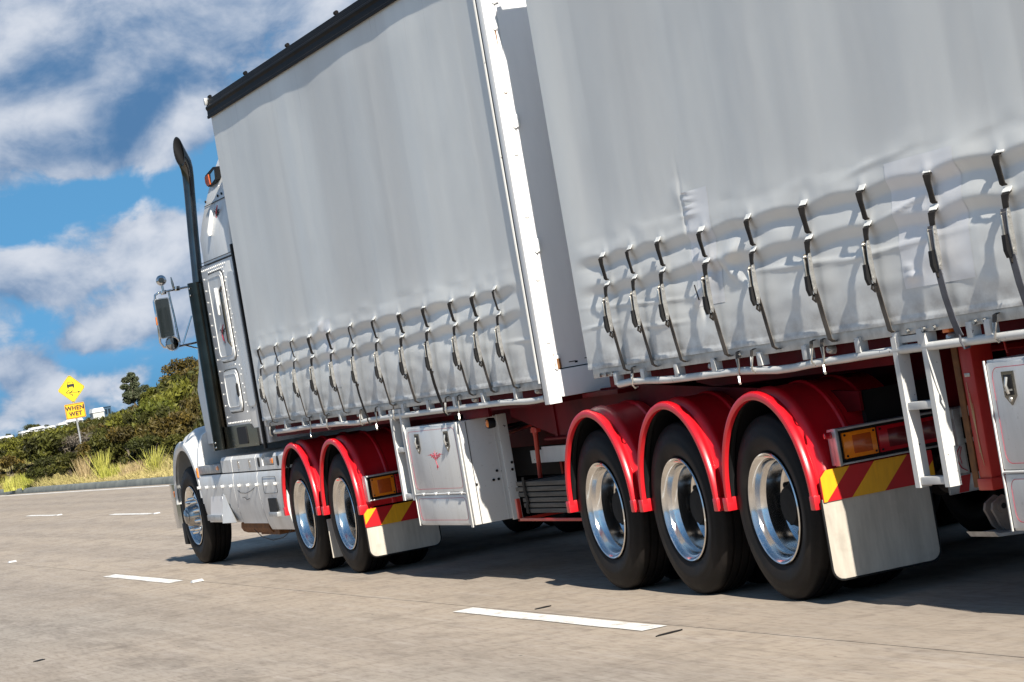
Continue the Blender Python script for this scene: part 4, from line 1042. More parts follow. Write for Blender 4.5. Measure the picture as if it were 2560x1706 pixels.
nr = len(ring); fs = [(i*nr+k, i*nr+(k+1) % nr, (i+1)*nr+(k+1) % nr, (i+1)*nr+k) for i in range(len(LV)-1) for k in range(nr)] + [tuple(range(nr))[::-1], tuple((len(LV)-1)*nr+k for k in range(nr))]
m.add(vs, fs); sr = part('sleeper_roof', m, 'white_paint', PM, 30)
m = MB(); m.box(.044, .056, 10.73, 12.0, 2.872, 2.880); part('trim_line', m, 'rubber_black', PM)
m = MB(); m.box(.046, .056, 10.73, 12.0, 2.902, 2.906); part('trim_line', m, 'rubber_black', PM)
m = MB(); m.tube([(.146, 10.75, 3.424), (.143, 11.85, 3.424)], .004, 4); part('trim_line', m, 'rubber_black', sr)
m = MB(); m.box(.036, .062, 10.665, 10.715, 1.10, 2.97, .004); part('extender_seal', m, 'rubber_black', PM)
m = MB(); m.box(.070, .10, 10.60, 10.735, 1.15, 2.90, .004); part('side_extender', m, 'white_paint', PM)
m = MB(); m.prism(rrect(10.76, 11.02, 1.50, 2.74, .06), 'x', .040, .0505); part('rear_panel', m, 'white_paint', sl_)
def locker(y0, y1, z0, z1):
    m = MB(); m.prism(rrect(y0, y1, z0, z1, .075), 'x', .034, .0505); o = part('locker_door', m, 'white_paint', sl_, 50)
    m = MB(); pin(m, y0-.014, y1+.014, z0-.014, z1+.014, .085, .047, .0045); part('door_seal', m, 'rubber_black', sl_)
    m = MB(); pin(m, y0+.035, y1-.035, z0+.04, z1-.03, .06, .033, .004); part('door_rib', m, 'white_paint', sl_)
    return o
locker(11.20, 11.79, 1.955, 2.772); locker(11.255, 11.79, 1.478, 1.855)
m = MB(); m.tube([(.034, 11.268, 2.09), (.014, 11.266, 2.12), (.014, 11.262, 2.60), (.034, 11.262, 2.63)], .012, 8); part('grab_handle', m, 'rubber_black', sl_)
m = MB(); m.tube([(.028, 11.235, 2.07), (.010, 11.232, 2.12), (.010, 11.228, 2.58)], .007, 8); part('grab_handle', m, 'stainless', sl_)
m = MB(); m.box(.006, .036, 11.45, 11.50, 2.38, 2.635, .010); part('white_bar', m, 'white_paint', sl_)  # raised bar in white paint on the upper locker door
m = MB(); m.tube([(.050, 11.42, 3.12), (.044, 11.42, 3.15), (.106, 11.42, 3.34), (.122, 11.42, 3.36)], .022, 8); part('white_bar', m, 'white_paint', sr)  # raised white bar on the side of the sleeper roof
m = MB(); m.prism(rrect(11.285, 11.325, 1.60, 1.735, .018), 'x', .026, .034); m.box(.018, .027, 11.298, 11.312, 1.62, 1.71, .003); part('locker_latch', m, 'rubber_black', sl_)
m = MB()
def rivets(m, pts):
    for (y, z) in pts: m.ball((.048, y, z), .0095, 6, 4, (.7, 1, 1))
rivets(m, [(11.06+i*.072, 2.832) for i in range(14)]); rivets(m, [(11.16+i*.072, 2.802) for i in range(9)])
rivets(m, [(11.155-.0006*i, 2.76-i*.087) for i in range(17)]); rivets(m, [(11.09, 2.70-i*.17) for i in range(9)])
rivets(m, [(11.30+i*.07, 1.905) for i in range(5)]); rivets(m, [(11.10+i*.065, 1.372) for i in range(14)]); rivets(m, [(11.96, 2.75-i*.11) for i in range(13)])
part('rivets', m, 'white_paint', sl_, 60)['kind'] = 'stuff'
m = MB()
for i in range(6): m.ball((.046, 11.13+i*.13, 1.335), .012, 8, 5, (.7, 1, 1))
part('dome_nuts', m, 'chrome', sl_, 60)['kind'] = 'stuff'
# scroll decals on the locker and the roof side
for (cy, cz, s, x, pa) in ((11.50, 2.22, .13, .0335, sl_), (11.22, 3.30, .13, .098, sr)):
    m = MB(); scroll(m, cy, cz, s, x, .0035); part('scroll_ornament', m, 'black_print', pa)
    m = MB(); m.tube([(x-.001, cy-.06, cz+.07), (x-.001, cy+.0, cz+.02), (x-.001, cy+.07, cz-.03)], [.004, .008, .003], 4); m.tube([(x-.001, cy+.05, cz-.02), (x-.001, cy+.02, cz-.07), (x-.001, cy-.03, cz-.10)], [.003, .007, .003], 4); part('scroll_ornament', m, 'pinstripe', pa)
# polished lower skirt with a dark vent, and the shaded recess below
m = MB(); m.prism([(10.83, 1.137), (12.10, 1.137), (12.10, 1.345), (11.08, 1.345), (11.0, 1.30), (10.83, 1.30)], 'x', .030, .0495); sk = part('polished_skirt', m, 'stainless', PM)
m = MB(); m.prism(rrect(11.22, 11.58, 1.165, 1.325, .02), 'x', .024, .030); part('skirt_vent', m, 'rubber_black', sk)
m = MB(); m.lathe([(-.003, .0001), (-.003, .016), (.002, .016)], .0495, 10.93, 1.52, 12); m.box(.047, .0505, 10.91, 10.95, 1.478, 1.486); part('round_decal', m, 'black_print', sl_)
# roof-side marker lamp pod
m = MB(); m.prism([(11.55, 3.605), (11.80, 3.60), (11.86, 3.64), (11.855, 3.715), (11.50, 3.755), (11.38, 3.74), (11.42, 3.63)], 'x', .200, .275); pod = part('marker_pod', m, 'rubber_black', PM)
m = MB(); m.prism([(11.46, 3.64), (11.62, 3.615), (11.60, 3.70), (11.44, 3.725)], 'x', .192, .1995); part('lamp_face', m, 'chrome', pod)
m = MB(); m.prism([(11.68, 3.612), (11.80, 3.608), (11.85, 3.645), (11.845, 3.70), (11.70, 3.71)], 'x', .190, .1995); part('lamp_lens', m, 'lens_amber_dark', pod)
m = MB()
for y, z in ((11.86, 3.47), (11.35, 3.47), (11.2, 3.475), (11.05, 3.48)): m.ball((.163, y, z), .014, 8, 5, (.6, 1, 1))
part('dome_nuts', m, 'dark_steel', sr, 60)['kind'] = 'stuff'
# cab in front of the sleeper
m = MB(); m.prism([(12.07, 1.20), (13.35, 1.20), (13.42, 1.75), (13.20, 1.95), (12.86, 2.72), (12.7, 2.86), (12.07, 2.90)], 'x', .14, 2.36); cb = part('cab', m, 'white_paint', PM, 20)
for xq in (.130, 2.361):
    m = MB(); m.prism([(12.30, 1.85), (12.98, 1.85), (12.74, 2.58), (12.30, 2.60)], 'x', xq, xq+.009); part('side_window', m, 'glass_dark', cb)
m = MB(); m.add([(.26, 13.19, 2.0), (2.24, 13.19, 2.0), (2.16, 12.885, 2.70), (.34, 12.885, 2.70)], [(0, 1, 2, 3)]); part('windscreen', m, 'glass_dark', cb)
# bonnet and front
m = MB(); m.prism([(.50, .95), (.50, 1.45), (.56, 1.72), (.72, 1.84), (1.78, 1.84), (1.94, 1.72), (2.0, 1.45), (2.0, .95)], 'y', 13.36, 14.95); part('bonnet', m, 'white_paint', PM, 30)
m = MB(); m.prism([(.40, 1.10), (.24, 1.62), (.26, 1.95), (2.24, 1.95), (2.26, 1.62), (2.10, 1.10)], 'y', 13.30, 13.358); part('cowl', m, 'white_paint', PM, 30)
m = MB(); m.box(.66, 1.84, 14.952, 15.02, .85, 1.78, .03); part('grille', m, 'chrome', PM)
m = MB(); m.box(.62, 1.88, 11.0, 14.9, .70, .93); part('chassis_rail', m, 'dark_steel', PM)
m = MB(); m.box(.70, 1.80, 7.75, 11.0, .70, .93); part('chassis_rail', m, 'red_frame', PM)
def front_fender(right):
    m = MB(); n = 26; prof = [(.0, -.02), (-.004, .0), (.002, .022), (.02, .030), (.04, .020), (.055, .028), (.10, .062), (.20, .10), (.36, .115), (.55, .11)]
    vs = []; yc, zc = 14.04, .64
    for k in range(n+1):
        a = math.radians(-2 + 178*k/n)   # 0 = front, 180 = rear
        ry, rz = .60, .58
        drop = .0
        for x, dr in prof:
            # the crown swells to the rear where it runs back into the bonnet side
            q = dr*(1.0+.55*max(0, math.cos(a-2.0)))
            vs.append((x, yc+(ry+q)*math.cos(a), zc+(rz+q)*math.sin(a)))
    NP = len(prof)
    fs = [(k*NP+i, k*NP+i+1, (k+1)*NP+i+1, (k+1)*NP+i) for k in range(n) for i in range(NP-1)]
    off = len(vs); vs += [(v[0]+.012, yc+(v[1]-yc)*.965, zc+(v[2]-zc)*.965) for v in vs[:off]]
    fs += [(off+k*NP+i, off+(k+1)*NP+i, off+(k+1)*NP+i+1, off+k*NP+i+1) for k in range(n) for i in range(NP-1)]
    for k in range(n): fs.append((k*NP, (k+1)*NP, off+(k+1)*NP, off+k*NP))
    for k in (0, n):
        for i in range(NP-1): fs.append((k*NP+i, k*NP+i+1, off+k*NP+i+1, off+k*NP+i))
    # skirt behind the wheel arch that closes the fender to the cowl
    if right: vs = [(2.5-v[0], v[1], v[2]) for v in vs]
    m.add(vs, fs); o = part('front_fender', m, 'white_paint', PM, 40)
    m = MB(); P = [(.006, .62), (.006, 1.0), (.03, 1.16), (.10, 1.30), (.22, 1.37), (.50, 1.38), (.50, .62)]
    if right: P = [(2.5-a, b) for a, b in P]
    m.prism(P, 'y', 13.36, 13.42); part('fender_back', m, 'white_paint', o, 20)
    m = MB(); P2 = [(13.37, 1.30), (13.42, 1.37), (13.70, 1.34), (14.30, 1.30), (14.60, 1.12), (14.5, 1.0)]
    return o
ff = front_fender(False); front_fender(True)
m = MB(); m.box(-.004, .05, 13.425, 13.47, .885, .985, .006); part('indicator_lamp', m, 'lens_amber', ff)
m = MB(); m.box(-.008, .02, 14.66, 14.70, .70, .76, .005); part('indicator_lamp', m, 'lens_amber', ff)
PB = [(.045, 14.70), (.012, 14.735), (.0, 14.80), (.012, 14.92), (.06, 15.04), (.18, 15.13), (.5, 15.18)]
PB = PB + [(2.5-x, y) for x, y in PB[::-1]]
m = MB(); m.prism(PB, 'z', .37, .83); bp_ = part('bumper', m, 'chrome', PM, 25)
m = MB(); m.box(.055, 2.445, 14.66, 14.698, .38, .82, .01); part('bumper_inner', m, 'rubber_black', bp_)  # black plate stands for the shaded hollow inside the bumper
m = MB(); m.box(.02, .30, 14.50, 14.655, .20, .42, .01); part('bumper_valance', m, 'rubber_black', bp_)
# steer wheels
def steer_me():
    m = MB()
    m.lathe([(.03, .293), (.014, .300), (.004, .301), (.0, .297), (.006, .287), (.020, .279), (.05, .268), (.066, .262)], 0, 0, 0, 60)
    # disc with ten oval hand holes: rings of quads with gaps
    seg = 60; rings = [(.066, .262), (.056, .245), (.046, .222), (.040, .20), (.034, .185), (.030, .165), (.028, .125)]
    vs = []; fs = []
    for a, r in rings:
        for k in range(seg):
            t = 2*math.pi*k/seg; vs.append((a, r*math.cos(t), r*math.sin(t)))
    for i in range(len(rings)-1):
        for k in range(seg):
            if i in (1, 2) and k % 6 in (0, 1, 2): continue
            fs.append((i*seg+k, i*seg+(k+1) % seg, (i+1)*seg+(k+1) % seg, (i+1)*seg+k))
    m.add(vs, fs)
    return m.mesh('wheel', 'polished_alu', 35)
STEER_ME = steer_me()
hb_ = MB(); hb_.lathe([(.028, .126), (.0, .115), (-.035, .105), (-.06, .095), (-.066, .075), (-.080, .07), (-.088, .05), (-.09, .0001)], 0, 0, 0, 32)
SHUB_ME = hb_.mesh('hub', 'hub_chrome', 40)
nb = MB(); nb.lathe([(.034, .023), (.02, .023), (.012, .019), (-.025, .018), (-.034, .012), (-.037, .0001)], 0, 0, 0, 10)
NUT_ME = nb.mesh('nut_cover', 'chrome', 40)
bk_ = MB(); bk_.disc(.12, 0, 0, .26, 'x', 32); bk_.lathe([(.12, .26), (.2, .24)], 0, 0, 0, 32)
BACK_ME = bk_.mesh('brake_drum', 'rubber_black', 40)
bP = WBASE[PM.name]
for right in (False, True):
    o = link('wheel', STEER_ME, PM, ((.02 if not right else 2.48)-bP[0], 14.04-bP[1], TYRE_R-bP[2]))
    o.rotation_euler = (0, 0, (math.pi if right else 0) + math.radians(1.5))
    link('tyre', TYRE_ME, o, (0, 0, 0)); link('hub', SHUB_ME, o, (0, 0, 0)); link('brake_drum', BACK_ME, o, (0, 0, 0))
    for k in range(10):
        t = 2*math.pi*(k+.5)/10; link('nut_cover', NUT_ME, o, (0, .168*math.cos(t), .168*math.sin(t)))
m = MB(); m.tube([(.3, 14.04, .46), (2.2, 14.04, .46)], .06, 10); part('axle', m, 'dark_steel', PM)
# drive axles
for y in (8.39, 9.673):
    dual_wheel(PM, y); dual_wheel(PM, y, True); mudguard(PM, y-.07); mudguard(PM, y-.07, True)
    m = MB(); m.tube([(.3, y, .5), (2.2, y, .5)], .08, 12); m.ball((1.25, y, .52), .2, 14, 9); part('axle', m, 'dark_steel', PM)
m = MB(); m.box(.05, .56, 9.04, 9.05, .12, .45, .004); part('inner_flap', m, 'flap', PM)
tail_lights(PM, .050, .60, .592, .795, 7.70, ((.095, .290, 'amber'), (.300, .55, 'red')))
chevron(PM, .004, .64, .388, .532, 7.73, .13, ((-.30, -.03), (.20, .46), (.70, .98)))
mudflap(PM, .006, .612, .145, .395, 7.735)
# lower tank fairing in three lengths
FP = [(.012, .90), (.0, .86), (-.004, .78), (.0, .66), (.012, .54), (.034, .42), (.06, .375), (.5, .375), (.5, .90)]
for i, (y0, y1, zb_) in enumerate(((11.966, 13.37, .43), (11.02, 11.948, .415), (10.12, 11.002, .36))):
    P = [(a, max(b, zb_) if b > .40 else zb_) for a, b in FP]
    m = MB(); m.prism(P, 'y', y0, y1); o = part('tank_fairing', m, 'white_paint', PM, 30)
    if i == 1: tf = o
    if i == 0:
        s = MB(); s.prism([(12.44, .50), (13.12, .50), (12.98, .69), (12.50, .69)], 'x', -.0085, -.0045); st = part('step_recess', s, 'door_white', o)
        s = MB(); s.box(-.028, .02, 12.55, 13.20, .455, .512, .004); part('step_tread', s, 'alu', st)
        s = MB(); s.add([(-.006, 12.47, .70), (-.006, 12.38, .70), (-.055, 12.46, .435), (-.008, 12.08, .435), (.0, 12.47, .72), (.0, 12.06, .43), (.0, 12.47, .43)], [(0, 1, 3, 2), (0, 2, 6, 4), (1, 0, 4), (2, 3, 5, 6), (1, 4, 5, 3)]); part('step_fairing', s, 'white_paint', o, 20)
    if i == 2:
        s = MB(); s.prism(rrect(10.42, 10.72, .53, .655, .012), 'x', -.0075, -.0015); st = part('step_recess', s, 'rubber_black', o)
        s = MB(); s.box(-.020, .02, 10.42, 10.73, .488, .530, .004); part('step_tread', s, 'alu', st)
        s = MB(); pin(s, 10.33, 10.82, .70, .85, .03, -.0045, .002); part('panel_line', s, 'rubber_black', o)
m = MB(); m.tube([(.0, 11.86, .745), (-.012, 11.7, .715), (-.012, 11.5, .71), (-.012, 11.3, .73), (.0, 11.12, .765)], .0025, 4); m.tube([(.0, 11.7, .67), (-.008, 11.58, .672), (-.008, 11.5, .648), (0, 11.42, .66)], .0025, 4); part('hose', m, 'rubber_black', tf)
for i in range(10):
    y = 13.42-i*.342; s = MB(); s.lathe([(.006, .022), (-.008, .016), (-.020, .013), (-.026, .017), (-.030, .015), (-.031, .0001)], .0, y, .784, 10); part('fairing_peg', s, 'white_paint', PM, 40)
# upper locker row
UP = [(.012, .912), (.012, 1.03), (.03, 1.058), (.07, 1.064), (.5, 1.064), (.5, .912)]
for y0, y1 in ((11.975, 12.40), (11.03, 11.945), (10.78, 11.01), (10.0, 10.36)):
    m = MB(); m.prism(UP, 'y', y0, y1); uo = part('step_locker', m, 'white_paint', PM, 30)
    if y0 == 11.03:
        for yy in (11.69, 11.25):
            s = MB(); s.prism(rrect(yy-.03, yy+.03, .94, 1.02, .028), 'x', .008, .0135); part('hand_hold', s, 'chrome', uo)
    if y0 < 10.9:
        yy = 10.90 if y0 > 10.5 else 10.20
        s = MB(); s.prism(rrect(yy-.035, yy+.035, .94, 1.03, .034), 'x', .008, .0135); part('hand_hold', s, 'rubber_black', uo)
m = MB(); m.prism([(.012, .912), (.012, .95), (.5, .95), (.5, .912)], 'y', 10.362, 10.778); part('step_locker', m, 'white_paint', PM)
m = MB(); m.box(.02, .35, 10.40, 10.75, .9545, 1.02, .004); lt_ = part('step_light', m, 'galv', PM)
m = MB(); m.box(.014, .0195, 10.41, 10.50, .965, 1.01, .003); part('lamp_lens', m, 'lens_amber', lt_)
m = MB(); m.box(.004, .35, 12.48, 13.36, .915, .998, .004); lt_ = part('battery_box', m, 'galv', PM)
m = MB(); m.box(-.003, .0035, 12.50, 12.59, .945, .985, .002); part('lamp_lens', m, 'lens_amber', lt_)
m = MB(); m.tube([(.15, 11.2, .38), (.15, 12.3, .38)], .07, 10); m.box(.12, .3, 11.0, 11.7, .30, .372); part('air_tank', m, 'rust', PM)
m = MB(); m.tube([(.06, 11.7, .36), (.05, 11.4, .29), (.05, 11.0, .26), (.05, 10.6, .29), (.06, 10.3, .36)], .004, 5); part('hose', m, 'rubber_black', PM)
m = MB(); m.prism([(2.5-a, b) for a, b in FP], 'y', 10.12, 13.37); part('tank_fairing', m, 'white_paint', PM, 30)  # unseen off-side fairing, added to block light under the cab
m = MB(); m.box(.75, 1.75, 10.3, 13.2, .36, .70, .03); part('light_block_cab', m, 'dark_steel', PM)  # underbody block added so the shade below the truck stays dark
mudflap(PM, 1.888, 2.494, .145, .395, 7.735)  # far-side flap out of view, added to stop light passing underneath
# exhaust stack with heat shield
m = MB(); seg = 20; vs = []
for z in np.linspace(1.135, 2.75, 30):
    for k in range(seg):
        t = 2*math.pi*k/seg; vs.append((.005+.078*math.cos(t)+(z-1.135)*.006, 12.2+.078*math.sin(t), z))
m.add(vs, [(i*seg+k, i*seg+(k+1) % seg, (i+1)*seg+(k+1) % seg, (i+1)*seg+k) for i in range(29) for k in range(seg)] + [tuple(range(seg))[::-1], tuple(29*seg+k for k in range(seg))])
hs = part('heat_shield', m, 'shield_chrome', PM, 40)
m = MB(); m.box(.062, .085, 12.06, 12.16, 1.14, 2.74, .004); part('shield_edge', m, 'chrome', hs)
m = MB()
for z in (2.70, 2.635, 1.21, 1.165): m.ball((-.062, 12.155, z), .010, 8, 5)
part('shield_screw', m, 'chrome', hs, 60)['kind'] = 'stuff'
# pipe with turned-out, slant-cut end
ax = [((.040, 12.2, 2.70), .052), ((.075, 12.2, 3.20), .052), ((.108, 12.2, 3.60), .053), ((.120, 12.2, 3.76), .056), ((.118, 12.19, 3.84), .060), ((.106, 12.18, 3.90), .064)]
m = MB(); seg = 24; vs = []; ring = []
C = [Vector(a[0]) for a in ax]
for i, (c, r) in enumerate(ax):
    d = (C[min(i+1, len(C)-1)]-C[max(i-1, 0)]).normalized(); a = Vector((1, 0, 0)); a = (a-d*a.dot(d)).normalized(); b = d.cross(a)
    ring = [Vector(c)+(a*math.cos(2*math.pi*k/seg)+b*math.sin(2*math.pi*k/seg))*r for k in range(seg)]; vs += ring
td = Vector((-.36, -.10, .93)).normalized(); pn = Vector((-.80, -.58, .10)).normalized(); pp = Vector((.062, 12.16, 3.965))
def cut(q): return q + td*((pp-q).dot(pn)/td.dot(pn))
a = Vector((1, 0, 0)); a = (a-td*a.dot(td)).normalized(); b = td.cross(a); c0 = Vector((.085, 12.17, 3.95)); R_ = .066
ring = [cut(c0+(a*math.cos(2*math.pi*k/seg)+b*math.sin(2*math.pi*k/seg))*R_) for k in range(seg)]; vs += ring
inner = [cut(c0+(a*math.cos(2*math.pi*k/seg)+b*math.sin(2*math.pi*k/seg))*(R_-.006)) for k in range(seg)]; nrg = len(ax)+1
fs = [(i*seg+k, i*seg+(k+1) % seg, (i+1)*seg+(k+1) % seg, (i+1)*seg+k) for i in range(nrg-1) for k in range(seg)]
vs += inner; fs += [((nrg-1)*seg+k, (nrg-1)*seg+(k+1) % seg, nrg*seg+(k+1) % seg, nrg*seg+k) for k in range(seg)]
m.add(vs, fs); ex = part('exhaust_pipe', m, 'stack_chrome', PM, 50)
m = MB(); deep = [Vector((.108, 12.185, 3.86))+(a*math.cos(2*math.pi*k/seg)+b*math.sin(2*math.pi*k/seg))*.052 for k in range(seg)]
m.add(inner+deep, [(k, (k+1) % seg, seg+(k+1) % seg, seg+k) for k in range(seg)] + [tuple(seg+k for k in range(seg))]); part('exhaust_mouth', m, 'rubber_black', ex, 50)
# mirror assembly
Y = 12.62
m = MB(); m.prism(rrect(-.318, -.168, 2.285, 2.672, .02), 'y', Y, Y+.06)
mr = part('mirror', m, 'chrome', PM, 40)
m = MB(); m.prism(rrect(-.308, -.178, 2.295, 2.662, .012), 'y', Y-.004, Y-.0005); part('mirror_glass', m, 'glass_dark', mr)
m = MB(); m.lathe([(-.03, .0001), (-.028, .03), (-.022, .058), (-.018, .060)], -.212, Y-.01, 2.222, 20, 'y'); part('convex_mirror', m, 'mirror_glass', mr)
m = MB(); m.lathe([(-.019, .058), (-.024, .066), (-.010, .072), (.02, .05), (.03, .0001)], -.212, Y-.01, 2.222, 20, 'y'); part('mirror_rim', m, 'chrome', mr)
m = MB(); m.ball((-.212, Y+.01, 2.842), .052, 16, 10); m.tube([(-.212, Y+.01, 2.80), (-.208, Y+.01, 2.74)], .012, 8); part('spot_lamp', m, 'chrome', mr)
m = MB(); m.disc(-.225, Y-.044, 2.84, .026, 'y', 16); part('lamp_face', m, 'glass_dark', mr)
m = MB()
m.tube([(.16, Y+.06, 2.75), (-.10, Y+.02, 2.735), (-.25, Y+.03, 2.728), (-.292, Y+.03, 2.71), (-.300, Y+.03, 2.67), (-.310, Y+.03, 2.45), (-.318, Y+.03, 2.25), (-.29, Y+.03, 2.20), (-.20, Y+.03, 2.185), (.0, Y+.05, 2.195), (.16, Y+.06, 2.205)], .011, 8)
m.tube([(-.155, Y+.03, 2.73), (-.138, Y+.03, 2.45), (-.135, Y+.03, 2.20)], .010, 8); m.tube([(-.145, Y+.05, 2.72), (-.120, Y+.05, 2.22)], .006, 6)
m.tube([(-.10, Y+.03, 2.205), (.03, Y+.03, 2.46)], .008, 6); m.tube([(-.10, Y+.03, 2.195), (.05, Y+.05, 2.135)], .007, 6)
m.box(-.23, -.18, Y+.01, Y+.06, 2.705, 2.745, .004); m.box(-.09, -.04, Y+.01, Y+.05, 2.72, 2.765, .004); part('mirror_arm', m, 'chrome', mr, 50)
m = MB(); m.tube([(-.098, Y+.03, 2.74), (-.103, Y+.03, 2.80), (-.108, Y+.03, 2.86)], [.009, .012, .005], 6); part('antenna_base', m, 'stainless', mr)
m = MB(); m.box(-.3245, -.319, Y+.01, Y+.05, 2.42, 2.50, .002); part('indicator_lamp', m, 'lens_amber', mr)

# =================================================================== ROAD SIGN
SX, SY = 9.35, 71.2
SG = thing('road_sign', 'yellow diamond slippery road sign above a WHEN WET plate on a grey post', 'road sign', (SX, SY, terrain(SX, SY)))
def txt(s, size, m_, parent, loc, name='lettering'):
    cu = bpy.data.curves.new('t', 'FONT'); cu.body = s; cu.size = size; cu.align_x = 'CENTER'; cu.align_y = 'CENTER'; cu.extrude = .001; cu.offset = .007; cu.space_character = 1.08
    ob = bpy.data.objects.new('t', cu); COL.objects.link(ob); dg = bpy.context.evaluated_depsgraph_get()
    me = bpy.data.meshes.new_from_object(ob.evaluated_get(dg)); bpy.data.objects.remove(ob, do_unlink=True)
    me.transform(Matrix.Rotation(math.pi/2, 4, 'X')); me.materials.clear(); me.materials.append(MATS[m_])
    o = link(name, me, parent); b = WBASE[parent.name]; o.location = tuple(loc[i]-b[i] for i in range(3)); return o
lean = -.008
zD, zP = 2.98, 2.285
R = .445
m = MB(); m.tube([(SX+.02, SY, .1), (SX, SY, 3.25)], .032, 12); part('sign_post', m, 'galv', SG, 50)
def dia(r, c=.03):
    return [(SX+r-c, zD+c), (SX+c, zD+r-c), (SX-c, zD+r-c), (SX-r+c, zD+c), (SX-r+c, zD-c), (SX-c, zD-r+c), (SX+c, zD-r+c), (SX+r-c, zD-c)]
m = MB(); m.prism(dia(R), 'y', SY-.045, SY-.037); dp = part('diamond_plate', m, 'sign_yellow', SG)
def frame(outer, inner, y0, y1):
    m = MB(); n = len(outer); vs = [(a, y0, b) for a, b in outer]+[(a, y0, b) for a, b in inner]+[(a, y1, b) for a, b in outer]+[(a, y1, b) for a, b in inner]
    fs = [(k, (k+1) % n, n+(k+1) % n, n+k) for k in range(n)]+[(2*n+k, 3*n+k, 3*n+(k+1) % n, 2*n+(k+1) % n) for k in range(n)]+[(k, 2*n+k, 2*n+(k+1) % n, (k+1) % n) for k in range(n)]+[(n+k, n+(k+1) % n, 3*n+(k+1) % n, 3*n+k) for k in range(n)]
    m.add(vs, fs); return m
part('border', frame(dia(R-.012), dia(R-.030), SY-.0475, SY-.0455), 'black_print', dp)
m = MB(); cx, cz = SX-.01, zD+.115; y0, y1 = SY-.048, SY-.0455
m.prism([(cx-.115, cz-.05), (cx+.115, cz-.05), (cx+.12, cz+.015), (cx+.105, cz+.035), (cx-.105, cz+.035), (cx-.12, cz+.015)], 'y', y0, y1)
m.prism([(cx-.105, cz+.034), (cx-.085, cz+.034), (cx-.065, cz+.095), (cx-.08, cz+.105)], 'y', y0, y1); m.prism([(cx+.105, cz+.034), (cx+.085, cz+.034), (cx+.065, cz+.095), (cx+.08, cz+.105)], 'y', y0, y1)
m.prism([(cx-.08, cz+.09), (cx+.08, cz+.09), (cx+.078, cz+.108), (cx-.078, cz+.108)], 'y', y0, y1)
m.prism([(cx-.11, cz-.09), (cx-.065, cz-.09), (cx-.065, cz-.048), (cx-.11, cz-.048)], 'y', y0, y1); m.prism([(cx+.11, cz-.09), (cx+.065, cz-.09), (cx+.065, cz-.048), (cx+.11, cz-.048)], 'y', y0, y1)
part('car_symbol', m, 'black_print', dp)
def swoosh(P, w):
    m = MB(); n = len(P); vs = []
    for i, p in enumerate(P):
        a = P[max(i-1, 0)]; b = P[min(i+1, n-1)]; dx, dz = b[0]-a[0], b[1]-a[1]; L = math.hypot(dx, dz); nx, nz = -dz/L*w/2, dx/L*w/2
        x, z = SX+p[0], zD+p[1]; vs += [(x+nx, y0, z+nz), (x-nx, y0, z-nz), (x-nx, y1, z-nz), (x+nx, y1, z+nz)]
    m.add(vs, [(4*i+k, 4*i+(k+1) % 4, 4*i+4+(k+1) % 4, 4*i+4+k) for i in range(n-1) for k in range(4)]+[(0, 1, 2, 3), (4*n-4, 4*n-3, 4*n-2, 4*n-1)])
    return m
part('skid_mark', swoosh([(-.06, -.02), (-.13, -.055), (-.19, -.09), (-.17, -.115), (-.09, -.11), (.02, -.105), (.12, -.125), (.22, -.13)], .022), 'black_print', dp)
part('skid_mark', swoosh([(.03, -.05), (-.04, -.10), (-.08, -.14), (-.05, -.165), (.0, -.175), (.02, -.20), (-.03, -.225)], .022), 'black_print', dp)
m = MB(); m.prism([(SX+.19, zD-.10), (SX+.27, zD-.125), (SX+.20, zD-.165)], 'y', y0, y1); part('skid_mark', m, 'black_print', dp)
m = MB(); m.prism(rrect(SX-.315, SX+.315, zP-.235, zP+.235, .03), 'y', SY-.045, SY-.037); wp = part('word_plate', m, 'sign_amber', SG)
part('border', frame(rrect(SX-.303, SX+.303, zP-.223, zP+.223, .028), rrect(SX-.288, SX+.288, zP-.208, zP+.208, .022), SY-.0475, SY-.0455), 'black_print', wp)
txt('WHEN', .185, 'black_print', wp, (SX, SY-.0475, zP+.085)); txt('WET', .185, 'black_print', wp, (SX, SY-.0475, zP-.095))
SG.rotation_euler = (0, lean, math.radians(4))

# =================================================================== VEGETATION
def leaf_arrays(n, clumps, size, rng, flat=.6, aspect=1.6):
    """n small leaf quads spread over clump shells; clumps: (x,y,z,rx,ry,rz)"""
    C = np.array(clumps); w = C[:, 3]*C[:, 5]; w = w/w.sum(); idx = rng.choice(len(C), n, p=w)
    d = rng.normal(size=(n, 3)); d /= np.linalg.norm(d, axis=1)[:, None]
    rad = rng.random(n)**.45; p = C[idx, :3]+d*C[idx, 3:6]*rad[:, None]
    a = rng.normal(size=(n, 3)); a /= np.linalg.norm(a, axis=1)[:, None]
    b = np.cross(a, rng.normal(size=(n, 3))); b /= np.linalg.norm(b, axis=1)[:, None]
    s = size*(.6+.8*rng.random(n))[:, None]
    v = np.stack([p-a*s*aspect, p+b*s*.55, p+a*s*aspect, p-b*s*.55], 1).reshape(-1, 3)
    tint = np.stack([np.clip(.78*rng.random(len(C))[idx]**1.3+.3*rng.random(n)-.04, 0, 1), rng.random(n)*.35+.65*rng.random(len(C))[idx], np.zeros(n), np.ones(n)], 1)  # dark clump tints put the shade inside the foliage into the colour
    return v, np.repeat(tint, 4, 0)
def leaf_mesh(name, v, tint, m, tri=None):
    n = len(v)//4; me = bpy.data.meshes.new(name)
    me.from_pydata(v.tolist(), [], np.arange(4*n).reshape(n, 4).tolist())
    ca = me.color_attributes.new('tint', 'FLOAT_COLOR', 'POINT'); ca.data.foreach_set('color', tint.astype(np.float32).ravel())
    me.materials.append(MATS[m]); return me
